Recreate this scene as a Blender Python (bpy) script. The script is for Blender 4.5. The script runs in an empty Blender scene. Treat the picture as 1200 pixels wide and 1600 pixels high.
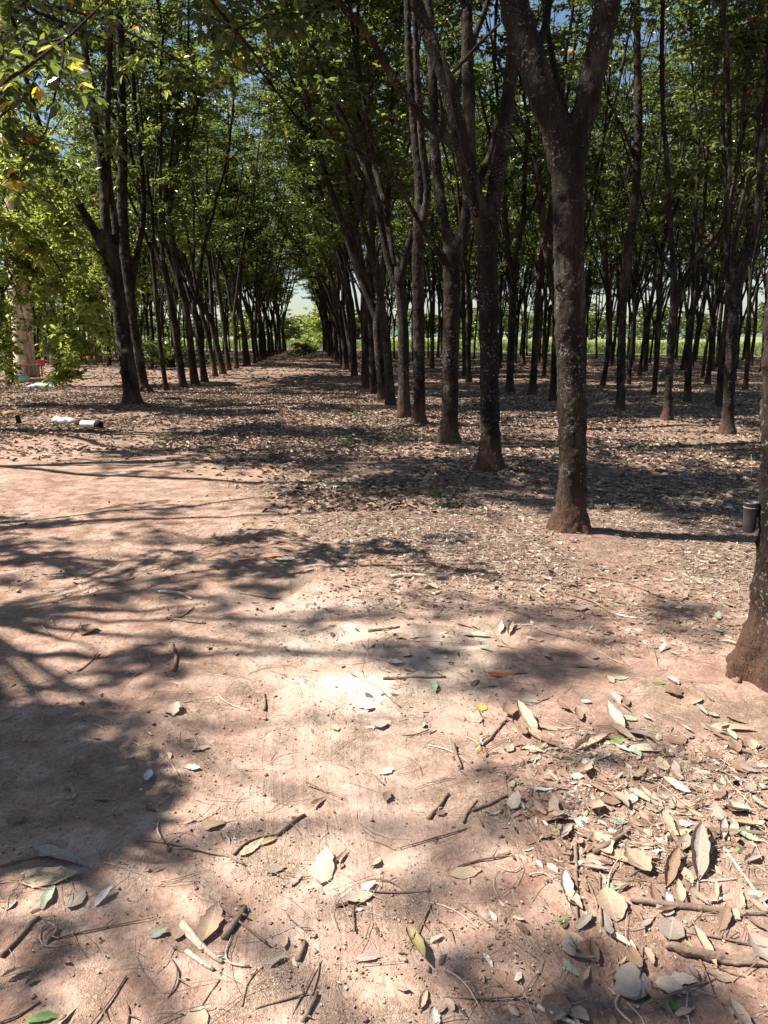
import bpy, math, random
import numpy as np
from mathutils import Vector, Matrix

R = math.radians
sc = bpy.context.scene
col = sc.collection

# ------------------------------------------------------------------ camera
CAM_H = 1.5
PITCH = math.atan(275 / 1200.0)
cd = bpy.data.cameras.new('camera')
cd.sensor_fit = 'VERTICAL'
cd.sensor_height = 24.0
cd.sensor_width = 18.0
cd.lens = 18.0
cd.clip_start = 0.05
cd.clip_end = 6000
cam = bpy.data.objects.new('camera', cd)
cam.location = (0, 0, CAM_H)
cam.rotation_euler = (math.pi / 2 - PITCH, 0, 0)
col.objects.link(cam)
sc.camera = cam

# ------------------------------------------------------------------ sky, sun, exposure
SUN_EL = 50.0
SUN_AZ = 275.0                      # compass bearing of the sun, 0 = +Y, 90 = +X
w = bpy.data.worlds.new('World')
sc.world = w
w.use_nodes = True
nt = w.node_tree
nt.nodes.clear()
sky = nt.nodes.new('ShaderNodeTexSky')
sky.sky_type = 'NISHITA'
sky.sun_disc = False
sky.sun_elevation = R(SUN_EL)
sky.sun_rotation = R(SUN_AZ)
sky.dust_density = 0.6
sky.ozone_density = 1.5
bg = nt.nodes.new('ShaderNodeBackground')
bg.inputs[1].default_value = 0.052
wo = nt.nodes.new('ShaderNodeOutputWorld')
nt.links.new(sky.outputs[0], bg.inputs[0])
nt.links.new(bg.outputs[0], wo.inputs[0])
sd = bpy.data.lights.new('sun', 'SUN')
sd.energy = 5.0
sd.angle = R(0.53)
sd.color = (1.0, 0.95, 0.86)
sun = bpy.data.objects.new('sun', sd)
SD = Vector((math.sin(R(SUN_AZ)) * math.cos(R(SUN_EL)), math.cos(R(SUN_AZ)) * math.cos(R(SUN_EL)), math.sin(R(SUN_EL))))
sun.rotation_euler = SD.to_track_quat('Z', 'Y').to_euler()
sun.location = (0, 0, 30)
col.objects.link(sun)
sc.view_settings.view_transform = 'Standard'
sc.view_settings.look = 'None'
sc.view_settings.gamma = 1.0
sc.view_settings.exposure = 1.4
sc.cycles.max_bounces = 6
sc.cycles.diffuse_bounces = 3
sc.cycles.glossy_bounces = 2
sc.cycles.transmission_bounces = 4
sc.cycles.sample_clamp_indirect = 4.0
sc.cycles.use_denoising = True

# ------------------------------------------------------------------ helpers: picture point -> world point
CP, SP = math.cos(PITCH), math.sin(PITCH)


def ray(px, py):
    u = (px - 600) / 1200.0
    v = (800 - py) / 1200.0
    return Vector((u, CP + v * SP, -SP + v * CP))


def at(px, py, Y):
    d = ray(px, py)
    t = Y / d.y
    return Vector((d.x * t, Y, CAM_H + d.z * t))


def gnd(px, py):
    d = ray(px, py)
    t = CAM_H / -d.z
    return Vector((d.x * t, d.y * t, 0))


def proj(x, y, z):
    dz = z - CAM_H
    f = y * CP - dz * SP
    up = y * SP + dz * CP
    f = np.maximum(f, 1e-3)
    return 600 + 1200 * x / f, 800 - 1200 * up / f


# ------------------------------------------------------------------ noise
_rs = np.random.RandomState(7)
_lat = _rs.rand(256, 256)


def vnoise(x, y):
    xi = np.floor(x).astype(int)
    yi = np.floor(y).astype(int)
    fx = x - xi
    fy = y - yi
    fx = fx * fx * (3 - 2 * fx)
    fy = fy * fy * (3 - 2 * fy)
    a = _lat[xi % 256, yi % 256]
    b = _lat[(xi + 1) % 256, yi % 256]
    c = _lat[xi % 256, (yi + 1) % 256]
    d = _lat[(xi + 1) % 256, (yi + 1) % 256]
    return (a * (1 - fx) + b * fx) * (1 - fy) + (c * (1 - fx) + d * fx) * fy - 0.5


MOUNDS = []      # (x, y, height, radius)


def gz(x, y):
    x = np.asarray(x, float)
    y = np.asarray(y, float)
    z = 0.07 * vnoise(x * 0.55 + 31, y * 0.55 + 12)
    near = np.clip(1.4 - np.hypot(x, y) / 14.0, 0.0, 1)
    z = z + 0.030 * vnoise(x * 2.1 + 5, y * 2.1 + 77)
    rough = np.clip(0.75 + 0.9 * vnoise(x * 0.9 + 3, y * 0.9 + 9), 0.25, 1.2)
    z = z + near * rough * (0.024 * vnoise(x * 6.5, y * 6.5) + 0.011 * vnoise(x * 15 + 9, y * 15 + 3) + 0.005 * vnoise(x * 34 + 4, y * 34 + 8))
    # shallow broom / tyre lines running away from the camera
    c = x + 0.10 * y
    band = np.exp(-((c + 0.10) / 0.42) ** 2) * np.exp(-((y - 2.3) / 1.7) ** 2)
    z = z - band * 0.004
    for mx, my, mh, mr in MOUNDS:
        d2 = ((x - mx) ** 2 + (y - my) ** 2) / (mr * mr)
        z = z + mh * np.exp(-d2)
    return z


# ------------------------------------------------------------------ tagging
def tag(o, label=None, cat=None, group=None, kind=None):
    if label:
        o['label'] = label
    if cat:
        o['category'] = cat
    if group:
        o['group'] = group
    if kind:
        o['kind'] = kind
    return o


def empty(name, loc, rz=0):
    o = bpy.data.objects.new(name, None)
    o.empty_display_size = 0.2
    o.location = loc
    o.rotation_euler = (0, 0, rz)
    col.objects.link(o)
    return o


def link_mesh(name, me, parent=None, loc=None):
    o = bpy.data.objects.new(name, me)
    if loc is not None:
        o.location = loc
    if parent is not None:
        o.parent = parent
    col.objects.link(o)
    return o


def copy_tree(o, parent=None):
    c = o.copy()
    col.objects.link(c)
    c.parent = parent
    for ch in o.children:
        copy_tree(ch, c)
    return c


# ------------------------------------------------------------------ materials
def new_mat(name):
    m = bpy.data.materials.new(name)
    m.use_nodes = True
    n = m.node_tree
    n.nodes.clear()
    out = n.nodes.new('ShaderNodeOutputMaterial')
    return m, n, out


def nd(n, t, **kw):
    x = n.nodes.new(t)
    for k, v in kw.items():
        setattr(x, k, v)
    return x


def noise(n, vec, scale, detail=3, rough=0.55, dist=0.0):
    x = nd(n, 'ShaderNodeTexNoise')
    x.inputs['Scale'].default_value = scale
    x.inputs['Detail'].default_value = detail
    x.inputs['Roughness'].default_value = rough
    x.inputs['Distortion'].default_value = dist
    if vec is not None:
        n.links.new(vec, x.inputs['Vector'])
    return x.outputs['Fac']


def ramp(n, fac, stops):
    x = nd(n, 'ShaderNodeValToRGB')
    e = x.color_ramp.elements
    while len(e) > 1:
        e.remove(e[-1])
    e[0].position = stops[0][0]
    e[0].color = (*stops[0][1], 1)
    for p, c in stops[1:]:
        k = e.new(p)
        k.color = (*c, 1)
    n.links.new(fac, x.inputs[0])
    return x.outputs[0]


def mixc(n, fac, a, b, mode='MIX'):
    x = nd(n, 'ShaderNodeMix', data_type='RGBA', blend_type=mode)
    for sock, v in ((x.inputs[0], fac), (x.inputs[6], a), (x.inputs[7], b)):
        if isinstance(v, (int, float)):
            sock.default_value = v
        elif isinstance(v, tuple):
            sock.default_value = (*v, 1)
        else:
            n.links.new(v, sock)
    return x.outputs[2]


def mth(n, op, a, b=None, clamp=False):
    x = nd(n, 'ShaderNodeMath', operation=op, use_clamp=clamp)
    for i, v in enumerate((a, b)):
        if v is None:
            continue
        if isinstance(v, (int, float)):
            x.inputs[i].default_value = v
        else:
            n.links.new(v, x.inputs[i])
    return x.outputs[0]


def bump(n, h, strength, dist, prev=None):
    x = nd(n, 'ShaderNodeBump')
    x.inputs['Strength'].default_value = strength
    x.inputs['Distance'].default_value = dist
    n.links.new(h, x.inputs['Height'])
    if prev is not None:
        n.links.new(prev, x.inputs['Normal'])
    return x.outputs[0]


def principled(n, out, colr, rough, normal=None, spec=None):
    p = nd(n, 'ShaderNodeBsdfPrincipled')
    if isinstance(colr, tuple):
        p.inputs['Base Color'].default_value = (*colr, 1)
    else:
        n.links.new(colr, p.inputs['Base Color'])
    if isinstance(rough, (int, float)):
        p.inputs['Roughness'].default_value = rough
    else:
        n.links.new(rough, p.inputs['Roughness'])
    if spec is not None:
        p.inputs['Specular IOR Level'].default_value = spec
    if normal is not None:
        n.links.new(normal, p.inputs['Normal'])
    if out is not None:
        n.links.new(p.outputs[0], out.inputs[0])
    return p.outputs[0]


def mat_soil():
    m, n, out = new_mat('soil')
    geo = nd(n, 'ShaderNodeNewGeometry').outputs['Position']
    a = noise(n, geo, 1.3, 4, 0.6, 0.3)
    b = noise(n, geo, 7.0, 5, 0.65)
    c = noise(n, geo, 60.0, 3, 0.7)
    d = noise(n, geo, 340.0, 2, 0.7)
    base = ramp(n, a, [(0.34, (0.21, 0.112, 0.080)), (0.50, (0.33, 0.205, 0.152)), (0.64, (0.43, 0.30, 0.235))])
    base = mixc(n, 0.55, base, ramp(n, b, [(0.36, (0.17, 0.095, 0.068)), (0.50, (0.35, 0.225, 0.168)), (0.62, (0.50, 0.365, 0.29))]))
    g = ramp(n, c, [(0.30, (0.55, 0.50, 0.48)), (0.5, (1, 1, 1)), (0.72, (1.22, 1.2, 1.18))])
    base = mixc(n, 0.75, base, g, 'MULTIPLY')
    g2 = ramp(n, d, [(0.30, (0.55, 0.5, 0.48)), (0.5, (1, 1, 1)), (0.70, (1.25, 1.25, 1.25))])
    base = mixc(n, 0.6, base, g2, 'MULTIPLY')
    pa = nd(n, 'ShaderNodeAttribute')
    pa.attribute_name = 'sun_and_path'
    base = mixc(n, pa.outputs['Fac'], base, mixc(n, 0.5, (0.66, 0.56, 0.47), g2, 'MULTIPLY'))  # whitens the earth: painted sun patch and the paler trodden path
    # crushed leaf dust and straw trodden into the earth
    fx = nd(n, 'ShaderNodeTexNoise')
    fx.inputs['Scale'].default_value = 95.0
    fx.inputs['Detail'].default_value = 4.0
    fx.inputs['Distortion'].default_value = 2.5
    n.links.new(geo, fx.inputs['Vector'])
    pm = noise(n, geo, 2.6, 5, 0.7, 0.4)
    pmask = mth(n, 'MULTIPLY', mth(n, 'SUBTRACT', pm, 0.49), 7.0, True)
    fib = ramp(n, fx.outputs['Fac'], [(0.34, (0.11, 0.07, 0.045)), (0.48, (0.27, 0.18, 0.12)), (0.56, (0.40, 0.30, 0.21)), (0.64, (0.56, 0.47, 0.36))])
    base = mixc(n, mth(n, 'MULTIPLY', pmask, 0.72), base, fib)
    # litter-stained, darker and greyer floor inside the plantation
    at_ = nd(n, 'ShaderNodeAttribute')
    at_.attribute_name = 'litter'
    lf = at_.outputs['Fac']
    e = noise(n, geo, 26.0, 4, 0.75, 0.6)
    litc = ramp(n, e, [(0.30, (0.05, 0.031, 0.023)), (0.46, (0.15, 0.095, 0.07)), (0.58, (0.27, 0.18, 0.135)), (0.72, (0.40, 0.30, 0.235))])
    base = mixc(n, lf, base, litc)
    h1 = bump(n, b, 0.6, 0.03)
    h1 = bump(n, mth(n, 'MULTIPLY', fx.outputs['Fac'], mth(n, 'ADD', pmask, 0.35)), 0.8, 0.012, h1)
    h2 = bump(n, c, 0.45, 0.006, h1)
    h3 = bump(n, d, 0.5, 0.0016, h2)
    sp = nd(n, 'ShaderNodeSeparateXYZ')
    n.links.new(geo, sp.inputs[0])
    cc = mth(n, 'ADD', sp.outputs[0], mth(n, 'MULTIPLY', sp.outputs[1], 0.10))
    cc = mth(n, 'ADD', cc, mth(n, 'MULTIPLY', noise(n, geo, 1.5, 2), 0.10))
    ln = nd(n, 'ShaderNodeTexNoise', noise_dimensions='1D')
    ln.inputs['Scale'].default_value = 34.0
    ln.inputs['Detail'].default_value = 2.0
    n.links.new(cc, ln.inputs['W'])
    ta = nd(n, 'ShaderNodeAttribute')
    ta.attribute_name = 'track'
    h3 = bump(n, mth(n, 'MULTIPLY', ln.outputs['Fac'], mth(n, 'MULTIPLY', ta.outputs['Fac'], mth(n, 'ADD', a, 0.2))), 0.65, 0.020, h3)
    principled(n, out, base, 0.95, h3, 0.15)
    return m


def mat_leaf(name, stops, trans, rough=0.38, trans_w=0.42):
    m, n, out = new_mat(name)
    t = nd(n, 'ShaderNodeAttribute')
    t.attribute_name = 'tint'
    oi = nd(n, 'ShaderNodeObjectInfo').outputs['Random']
    f = mth(n, 'ADD', t.outputs['Fac'], mth(n, 'MULTIPLY', mth(n, 'SUBTRACT', oi, 0.5), 0.06))
    c = ramp(n, f, stops)
    ct = ramp(n, f, trans)
    p = principled(n, None, c, rough, None, 0.55)
    tr = nd(n, 'ShaderNodeBsdfTranslucent')
    n.links.new(ct, tr.inputs[0])
    mx = nd(n, 'ShaderNodeMixShader')
    mx.inputs[0].default_value = trans_w
    n.links.new(p, mx.inputs[1])
    n.links.new(tr.outputs[0], mx.inputs[2])
    n.links.new(mx.outputs[0], out.inputs[0])
    return m


def mat_bark(name, dark, mid, pale, lichen=0.35, dirt=0.7):
    m, n, out = new_mat(name)
    tc = nd(n, 'ShaderNodeTexCoord').outputs['Object']
    mp = nd(n, 'ShaderNodeMapping')
    mp.inputs['Scale'].default_value = (1, 1, 0.35)
    n.links.new(tc, mp.inputs[0])
    oi = nd(n, 'ShaderNodeObjectInfo')
    off = nd(n, 'ShaderNodeVectorMath', operation='ADD')
    cmb = nd(n, 'ShaderNodeCombineXYZ')
    n.links.new(mth(n, 'MULTIPLY', oi.outputs['Random'], 40.0), cmb.inputs[0])
    n.links.new(mp.outputs[0], off.inputs[0])
    n.links.new(cmb.outputs[0], off.inputs[1])
    v = off.outputs[0]
    a = noise(n, v, 5.0, 5, 0.6, 0.4)
    b = noise(n, v, 42.0, 4, 0.7, 0.3)
    c = noise(n, v, 160.0, 2, 0.7)
    base = ramp(n, a, [(0.36, dark), (0.52, mid), (0.64, pale)])
    big = noise(n, v, 1.6, 4, 0.7, 0.8)
    base = mixc(n, 0.85, base, ramp(n, big, [(0.36, (0.50, 0.42, 0.38)), (0.5, (1.0, 0.9, 0.82)), (0.64, (1.35, 1.3, 1.2))]), 'MULTIPLY')
    base = mixc(n, 0.7, base, ramp(n, b, [(0.30, (0.45, 0.42, 0.4)), (0.52, (1, 1, 1)), (0.75, (1.5, 1.45, 1.4))]), 'MULTIPLY')
    # pale lichen spots
    l1 = noise(n, tc, 48.0, 3, 0.6, 0.5)
    l2 = noise(n, tc, 4.5, 3, 0.6)
    spot = mth(n, 'MULTIPLY', mth(n, 'SUBTRACT', mth(n, 'ADD', l1, mth(n, 'MULTIPLY', mth(n, 'SUBTRACT', l2, 0.5), 0.55)), 0.625), 14.0, True)
    base = mixc(n, mth(n, 'MULTIPLY', spot, lichen), base, (0.26, 0.265, 0.235))
    # red earth splashed on the foot of the trunk
    sep = nd(n, 'ShaderNodeSeparateXYZ')
    n.links.new(tc, sep.inputs[0])
    zz = mth(n, 'SUBTRACT', 1.0, mth(n, 'MULTIPLY', mth(n, 'ADD', sep.outputs[2], mth(n, 'MULTIPLY', mth(n, 'SUBTRACT', a, 0.5), 0.9)), 2.7), True)
    base = mixc(n, mth(n, 'MULTIPLY', zz, dirt), base, (0.13, 0.068, 0.047))
    # fine ring cracks round the stem
    mp2 = nd(n, 'ShaderNodeMapping')
    mp2.inputs['Scale'].default_value = (4, 4, 60)
    n.links.new(tc, mp2.inputs[0])
    r_ = noise(n, mp2.outputs[0], 1.0, 3, 0.7, 0.5)
    mp3 = nd(n, 'ShaderNodeMapping')
    mp3.inputs['Scale'].default_value = (70, 70, 9)
    n.links.new(tc, mp3.inputs[0])
    crk = noise(n, mp3.outputs[0], 1.0, 4, 0.75, 1.2)
    base = mixc(n, 0.8, base, ramp(n, crk, [(0.36, (0.35, 0.33, 0.31)), (0.46, (1, 1, 1)), (0.7, (1.35, 1.32, 1.25))]), 'MULTIPLY')
    h = bump(n, b, 1.0, 0.015)
    h = bump(n, crk, 0.8, 0.012, h)
    h = bump(n, r_, 0.5, 0.010, h)
    h = bump(n, c, 0.6, 0.004, h)
    principled(n, out, base, 0.9, h, 0.2)
    return m


def mat_plain(name, c1, c2, scale=8.0, rough=0.8, bs=0.3, spec=0.3, tint=False):
    m, n, out = new_mat(name)
    tc = nd(n, 'ShaderNodeTexCoord').outputs['Object']
    a = noise(n, tc, scale, 4, 0.65)
    c = ramp(n, a, [(0.3, c1), (0.7, c2)])
    h = bump(n, noise(n, tc, scale * 5, 3, 0.6), bs, 0.01)
    principled(n, out, c, rough, h, spec)
    return m


def mat_litter():
    m, n, out = new_mat('dead_leaf')
    t = nd(n, 'ShaderNodeAttribute')
    t.attribute_name = 'tint'
    c = ramp(n, t.outputs['Fac'], [(0.0, (0.06, 0.036, 0.026)), (0.25, (0.14, 0.088, 0.062)), (0.5, (0.26, 0.18, 0.13)), (0.75, (0.40, 0.31, 0.235)), (0.93, (0.50, 0.44, 0.38)), (0.97, (0.20, 0.26, 0.10)), (1.0, (0.42, 0.17, 0.07))])
    geo = nd(n, 'ShaderNodeNewGeometry').outputs['Position']
    b = noise(n, geo, 55.0, 3, 0.7)
    c = mixc(n, 0.6, c, ramp(n, b, [(0.3, (0.55, 0.5, 0.48)), (0.55, (1, 1, 1)), (0.75, (1.2, 1.2, 1.2))]), 'MULTIPLY')
    principled(n, out, c, 0.75, bump(n, b, 0.4, 0.004), 0.25)
    return m


def mat_fallen(name, colr, vein=None, rough=0.6):
    """one fallen leaf: mottled blade with a paler midrib (u,v stored as uv)"""
    m, n, out = new_mat(name)
    uv = nd(n, 'ShaderNodeUVMap').outputs[0]
    tc = nd(n, 'ShaderNodeTexCoord').outputs['Object']
    oi = nd(n, 'ShaderNodeObjectInfo').outputs['Random']
    a = noise(n, tc, 38.0, 4, 0.7)
    b = noise(n, tc, 180.0, 3, 0.7)
    dk = tuple(x * 0.52 for x in colr)
    lt = tuple(min(1, x * 1.25) for x in colr)
    c = ramp(n, a, [(0.32, dk), (0.5, colr), (0.7, lt)])
    c = mixc(n, 0.6, c, ramp(n, oi, [(0, (0.62, 0.55, 0.5)), (0.5, (1, 0.97, 0.94)), (1, (1.2, 1.18, 1.12))]), 'MULTIPLY')
    sep = nd(n, 'ShaderNodeSeparateXYZ')
    n.links.new(uv, sep.inputs[0])
    mid = mth(n, 'LESS_THAN', mth(n, 'ABSOLUTE', mth(n, 'SUBTRACT', sep.outputs[0], 0.5)), 0.035)
    c = mixc(n, mth(n, 'MULTIPLY', mid, 0.6), c, vein or lt)
    # side veins
    s = mth(n, 'SINE', mth(n, 'MULTIPLY', mth(n, 'ADD', sep.outputs[1], mth(n, 'MULTIPLY', mth(n, 'ABSOLUTE', mth(n, 'SUBTRACT', sep.outputs[0], 0.5)), -0.35)), 95.0))
    h = bump(n, s, 0.10, 0.001)
    h = bump(n, b, 0.5, 0.002, h)
    p = principled(n, None, c, rough, h, 0.35)
    tr = nd(n, 'ShaderNodeBsdfTranslucent')
    n.links.new(c, tr.inputs[0])
    mx = nd(n, 'ShaderNodeMixShader')
    mx.inputs[0].default_value = 0.15
    n.links.new(p, mx.inputs[1])
    n.links.new(tr.outputs[0], mx.inputs[2])
    n.links.new(mx.outputs[0], out.inputs[0])
    return m


G_STOPS = [(0.0, (0.017, 0.024, 0.014)), (0.35, (0.031, 0.042, 0.021)), (0.65, (0.056, 0.068, 0.030)), (0.90, (0.095, 0.125, 0.028)), (0.955, (0.22, 0.20, 0.03)), (1.0, (0.34, 0.12, 0.02))]
G_TRANS = [(0.0, (0.06, 0.10, 0.02)), (0.35, (0.13, 0.185, 0.035)), (0.65, (0.27, 0.33, 0.055)), (0.90, (0.58, 0.60, 0.11)), (0.955, (0.70, 0.55, 0.05)), (1.0, (0.85, 0.32, 0.04))]
M = {}
M['soil'] = mat_soil()
M['leaf'] = mat_leaf('green_leaf', G_STOPS, G_TRANS, 0.30, 0.50)
M['sun_leaf'] = mat_leaf('sunlit_leaf', [(0.0, (0.04, 0.06, 0.02)), (0.5, (0.11, 0.14, 0.035)), (0.9, (0.22, 0.25, 0.07)), (0.955, (0.3, 0.26, 0.04)), (1.0, (0.38, 0.16, 0.03))], [(0.0, (0.16, 0.22, 0.03)), (0.5, (0.48, 0.54, 0.08)), (0.9, (0.72, 0.76, 0.18)), (1.0, (0.85, 0.5, 0.06))], 0.34, 0.5)  # lighter, yellower leaf copy: sunlight on the foliage painted into its colour
M['field'] = mat_leaf('field_green', [(0, (0.10, 0.14, 0.045)), (1, (0.26, 0.28, 0.11))], [(0, (0.25, 0.4, 0.06)), (1, (0.5, 0.55, 0.15))], 0.6, 0.35)
M['bark'] = mat_bark('rubber_bark', (0.009, 0.0062, 0.0048), (0.025, 0.0175, 0.013), (0.060, 0.050, 0.038), 0.55, 0.6)
M['pale_bark'] = mat_bark('pale_smooth_bark', (0.42, 0.33, 0.26), (0.62, 0.55, 0.47), (0.74, 0.70, 0.64), 0.1, 0.5)
M['twig'] = mat_plain('dry_twig', (0.12, 0.075, 0.05), (0.28, 0.20, 0.15), 14, 0.85, 0.5)
M['pale_twig'] = mat_plain('pale_twig', (0.34, 0.26, 0.19), (0.58, 0.49, 0.40), 16, 0.85, 0.5)
M['post'] = mat_plain('weathered_wood', (0.22, 0.15, 0.11), (0.42, 0.32, 0.25), 6, 0.9, 0.5)
M['litter'] = mat_litter()
M['white'] = mat_plain('white_plastic', (0.42, 0.40, 0.38), (0.76, 0.76, 0.77), 14, 0.45, 0.2, 0.5)
M['black'] = mat_plain('black_plastic', (0.018, 0.018, 0.022), (0.040, 0.040, 0.048), 7, 0.45, 0.1, 0.5)
M['red'] = mat_plain('red_paint', (0.34, 0.03, 0.02), (0.50, 0.07, 0.045), 5, 0.5, 0.1, 0.5)
M['greenish'] = mat_plain('pale_green_plastic', (0.20, 0.38, 0.28), (0.42, 0.60, 0.48), 7, 0.4, 0.2, 0.5)
M['rust'] = mat_plain('rust_brown', (0.16, 0.075, 0.04), (0.36, 0.20, 0.10), 9, 0.8, 0.5)
M['stone'] = mat_plain('grey_stone', (0.30, 0.26, 0.22), (0.60, 0.54, 0.48), 30, 0.95, 0.9, 0.1)
M['clay'] = mat_plain('red_clay', (0.30, 0.17, 0.12), (0.48, 0.31, 0.235), 16, 0.95, 0.9, 0.1)
M['hills'] = mat_plain('far_hills', (0.07, 0.10, 0.09), (0.10, 0.14, 0.12), 0.01, 1.0, 0.0, 0.0)
M['char'] = mat_plain('charred', (0.012, 0.010, 0.009), (0.05, 0.04, 0.035), 20, 0.95, 0.6, 0.1)


# ------------------------------------------------------------------ mesh builders
class MB:
    def __init__(self):
        self.v = []
        self.f = []
        self.m = []

    def tube(self, pts, rad, n=8, mi=0, cap=True, wob=0.0, rng=None):
        P = [Vector(p) for p in pts]
        k = len(P)
        if k < 2:
            return
        t0 = (P[1] - P[0]).normalized()
        ref = Vector((1, 0, 0)) if abs(t0.x) < 0.8 else Vector((0, 1, 0))
        u = (ref - t0 * ref.dot(t0)).normalized()
        base = len(self.v)
        for i in range(k):
            a = P[max(0, i - 1)]
            b = P[min(k - 1, i + 1)]
            t = (b - a).normalized()
            u = (u - t * u.dot(t))
            u = u.normalized() if u.length > 1e-6 else t.orthogonal().normalized()
            wv = t.cross(u)
            for j in range(n):
                an = 2 * math.pi * j / n
                r = rad[i]
                if wob and rng:
                    r *= 1 + wob * (rng.random() - 0.5)
                q = P[i] + u * (math.cos(an) * r) + wv * (math.sin(an) * r)
                self.v.append((q.x, q.y, q.z))
        for i in range(k - 1):
            for j in range(n):
                j2 = (j + 1) % n
                self.f.append((base + i * n + j, base + i * n + j2, base + (i + 1) * n + j2, base + (i + 1) * n + j))
                self.m.append(mi)
        if cap:
            self.f.append(tuple(base + j for j in range(n))[::-1])
            self.m.append(mi)
            self.f.append(tuple(base + (k - 1) * n + j for j in range(n)))
            self.m.append(mi)

    def box(self, c, s, rot=None, mi=0):
        b = len(self.v)
        for z in (-1, 1):
            for y in (-1, 1):
                for x in (-1, 1):
                    p = Vector((x * s[0] / 2, y * s[1] / 2, z * s[2] / 2))
                    if rot is not None:
                        p = rot @ p
                    self.v.append(tuple(Vector(c) + p))
        for q in ((0, 2, 3, 1), (4, 5, 7, 6), (0, 1, 5, 4), (2, 6, 7, 3), (0, 4, 6, 2), (1, 3, 7, 5)):
            self.f.append(tuple(b + i for i in q))
            self.m.append(mi)

    def mesh(self, name, mats, smooth=True):
        me = bpy.data.meshes.new(name)
        me.from_pydata(self.v, [], self.f)
        for m in mats:
            me.materials.append(m)
        if len(mats) > 1:
            me.polygons.foreach_set('material_index', self.m)
        me.polygons.foreach_set('use_smooth', [smooth] * len(self.f))
        me.update()
        return me


def quads_mesh(name, V, F, mats, tint=None, mi=None, smooth=False):
    """fast mesh of quads from numpy arrays"""
    me = bpy.data.meshes.new(name)
    nv, nf = len(V), len(F)
    k = F.shape[1]
    me.vertices.add(nv)
    me.vertices.foreach_set('co', np.asarray(V, np.float32).ravel())
    me.loops.add(nf * k)
    me.loops.foreach_set('vertex_index', np.asarray(F, np.int32).ravel())
    me.polygons.add(nf)
    me.polygons.foreach_set('loop_start', np.arange(0, nf * k, k, dtype=np.int32))
    me.polygons.foreach_set('use_smooth', np.full(nf, smooth))
    for m in mats:
        me.materials.append(m)
    if mi is not None:
        me.polygons.foreach_set('material_index', np.asarray(mi, np.int32))
    if tint is not None:
        a = me.attributes.new('tint', 'FLOAT', 'FACE')
        a.data.foreach_set('value', np.asarray(tint, np.float32))
    me.update(calc_edges=True)
    return me


def norm(a):
    return a / np.maximum(np.linalg.norm(a, axis=1, keepdims=True), 1e-9)


def leaf_quads(P, D, N, L, W, fold=0.18, curl=0.12):
    """leaflets: two quads each folded on the midrib. P base, D direction, N normal"""
    D = norm(D)
    S = norm(np.cross(D, N))
    N = np.cross(S, D)
    L = L[:, None]
    W = W[:, None]
    b = P
    tip = P + D * L - N * (curl * L)
    l1 = P + D * (0.30 * L) + S * (0.46 * W) + N * (fold * W)
    l2 = P + D * (0.70 * L) + S * (0.42 * W) + N * (fold * W - curl * 0.3 * L)
    r1 = P + D * (0.30 * L) - S * (0.46 * W) + N * (fold * W)
    r2 = P + D * (0.70 * L) - S * (0.42 * W) + N * (fold * W - curl * 0.3 * L)
    V = np.stack([b, l1, l2, tip, r2, r1], 1)
    n = len(P)
    o = (np.arange(n) * 6)[:, None]
    F = np.concatenate([o + np.array([[0, 1, 2, 3]]), o + np.array([[0, 3, 4, 5]])], 1).reshape(-1, 4)
    return V.reshape(-1, 3), F


def whorls(W, rs, k=5, leaf=0.125, pet=0.11, droop=0.45, old_frac=0.015):
    """trifoliate rubber leaves around every point of W"""
    n = len(W)
    P0 = np.repeat(W, k, 0)
    m = n * k
    az = rs.rand(m) * 2 * np.pi
    el = rs.normal(0.15, 0.45, m)
    d = np.stack([np.cos(az) * np.cos(el), np.sin(az) * np.cos(el), np.sin(el)], 1)
    pl = pet * (0.6 + 0.8 * rs.rand(m))[:, None]
    P1 = P0 + d * pl
    up = np.tile(np.array([[0, 0, 1.0]]), (m, 1))
    side = norm(np.cross(d, up) + 1e-4)
    Ps, Ds, Ns = [], [], []
    for a in (-1.05, 0, 1.05):
        dd = d * math.cos(a) + side * math.sin(a)
        dd = dd + np.array([[0, 0, -1.0]]) * (droop + 0.35 * rs.randn(m))[:, None] * 0.8
        nn = up + 0.55 * rs.randn(m, 3)
        Ps.append(P1)
        Ds.append(dd)
        Ns.append(nn)
    P = np.concatenate(Ps)
    D = np.concatenate(Ds)
    N = np.concatenate(Ns)
    L = leaf * (0.65 + 0.6 * rs.rand(3 * m))
    Wd = L * (0.36 + 0.10 * rs.rand(3 * m))
    tint = np.tile(np.clip(rs.beta(2.2, 2.8, m) * 0.9 + 0.04 * rs.randn(m), 0, 0.90), 3)
    old = np.tile(rs.rand(m), 3)
    tint = np.where(old > 1 - old_frac, 0.94 + 0.06 * rs.rand(3 * m), tint)
    return P, D, N, L, Wd, tint


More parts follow.
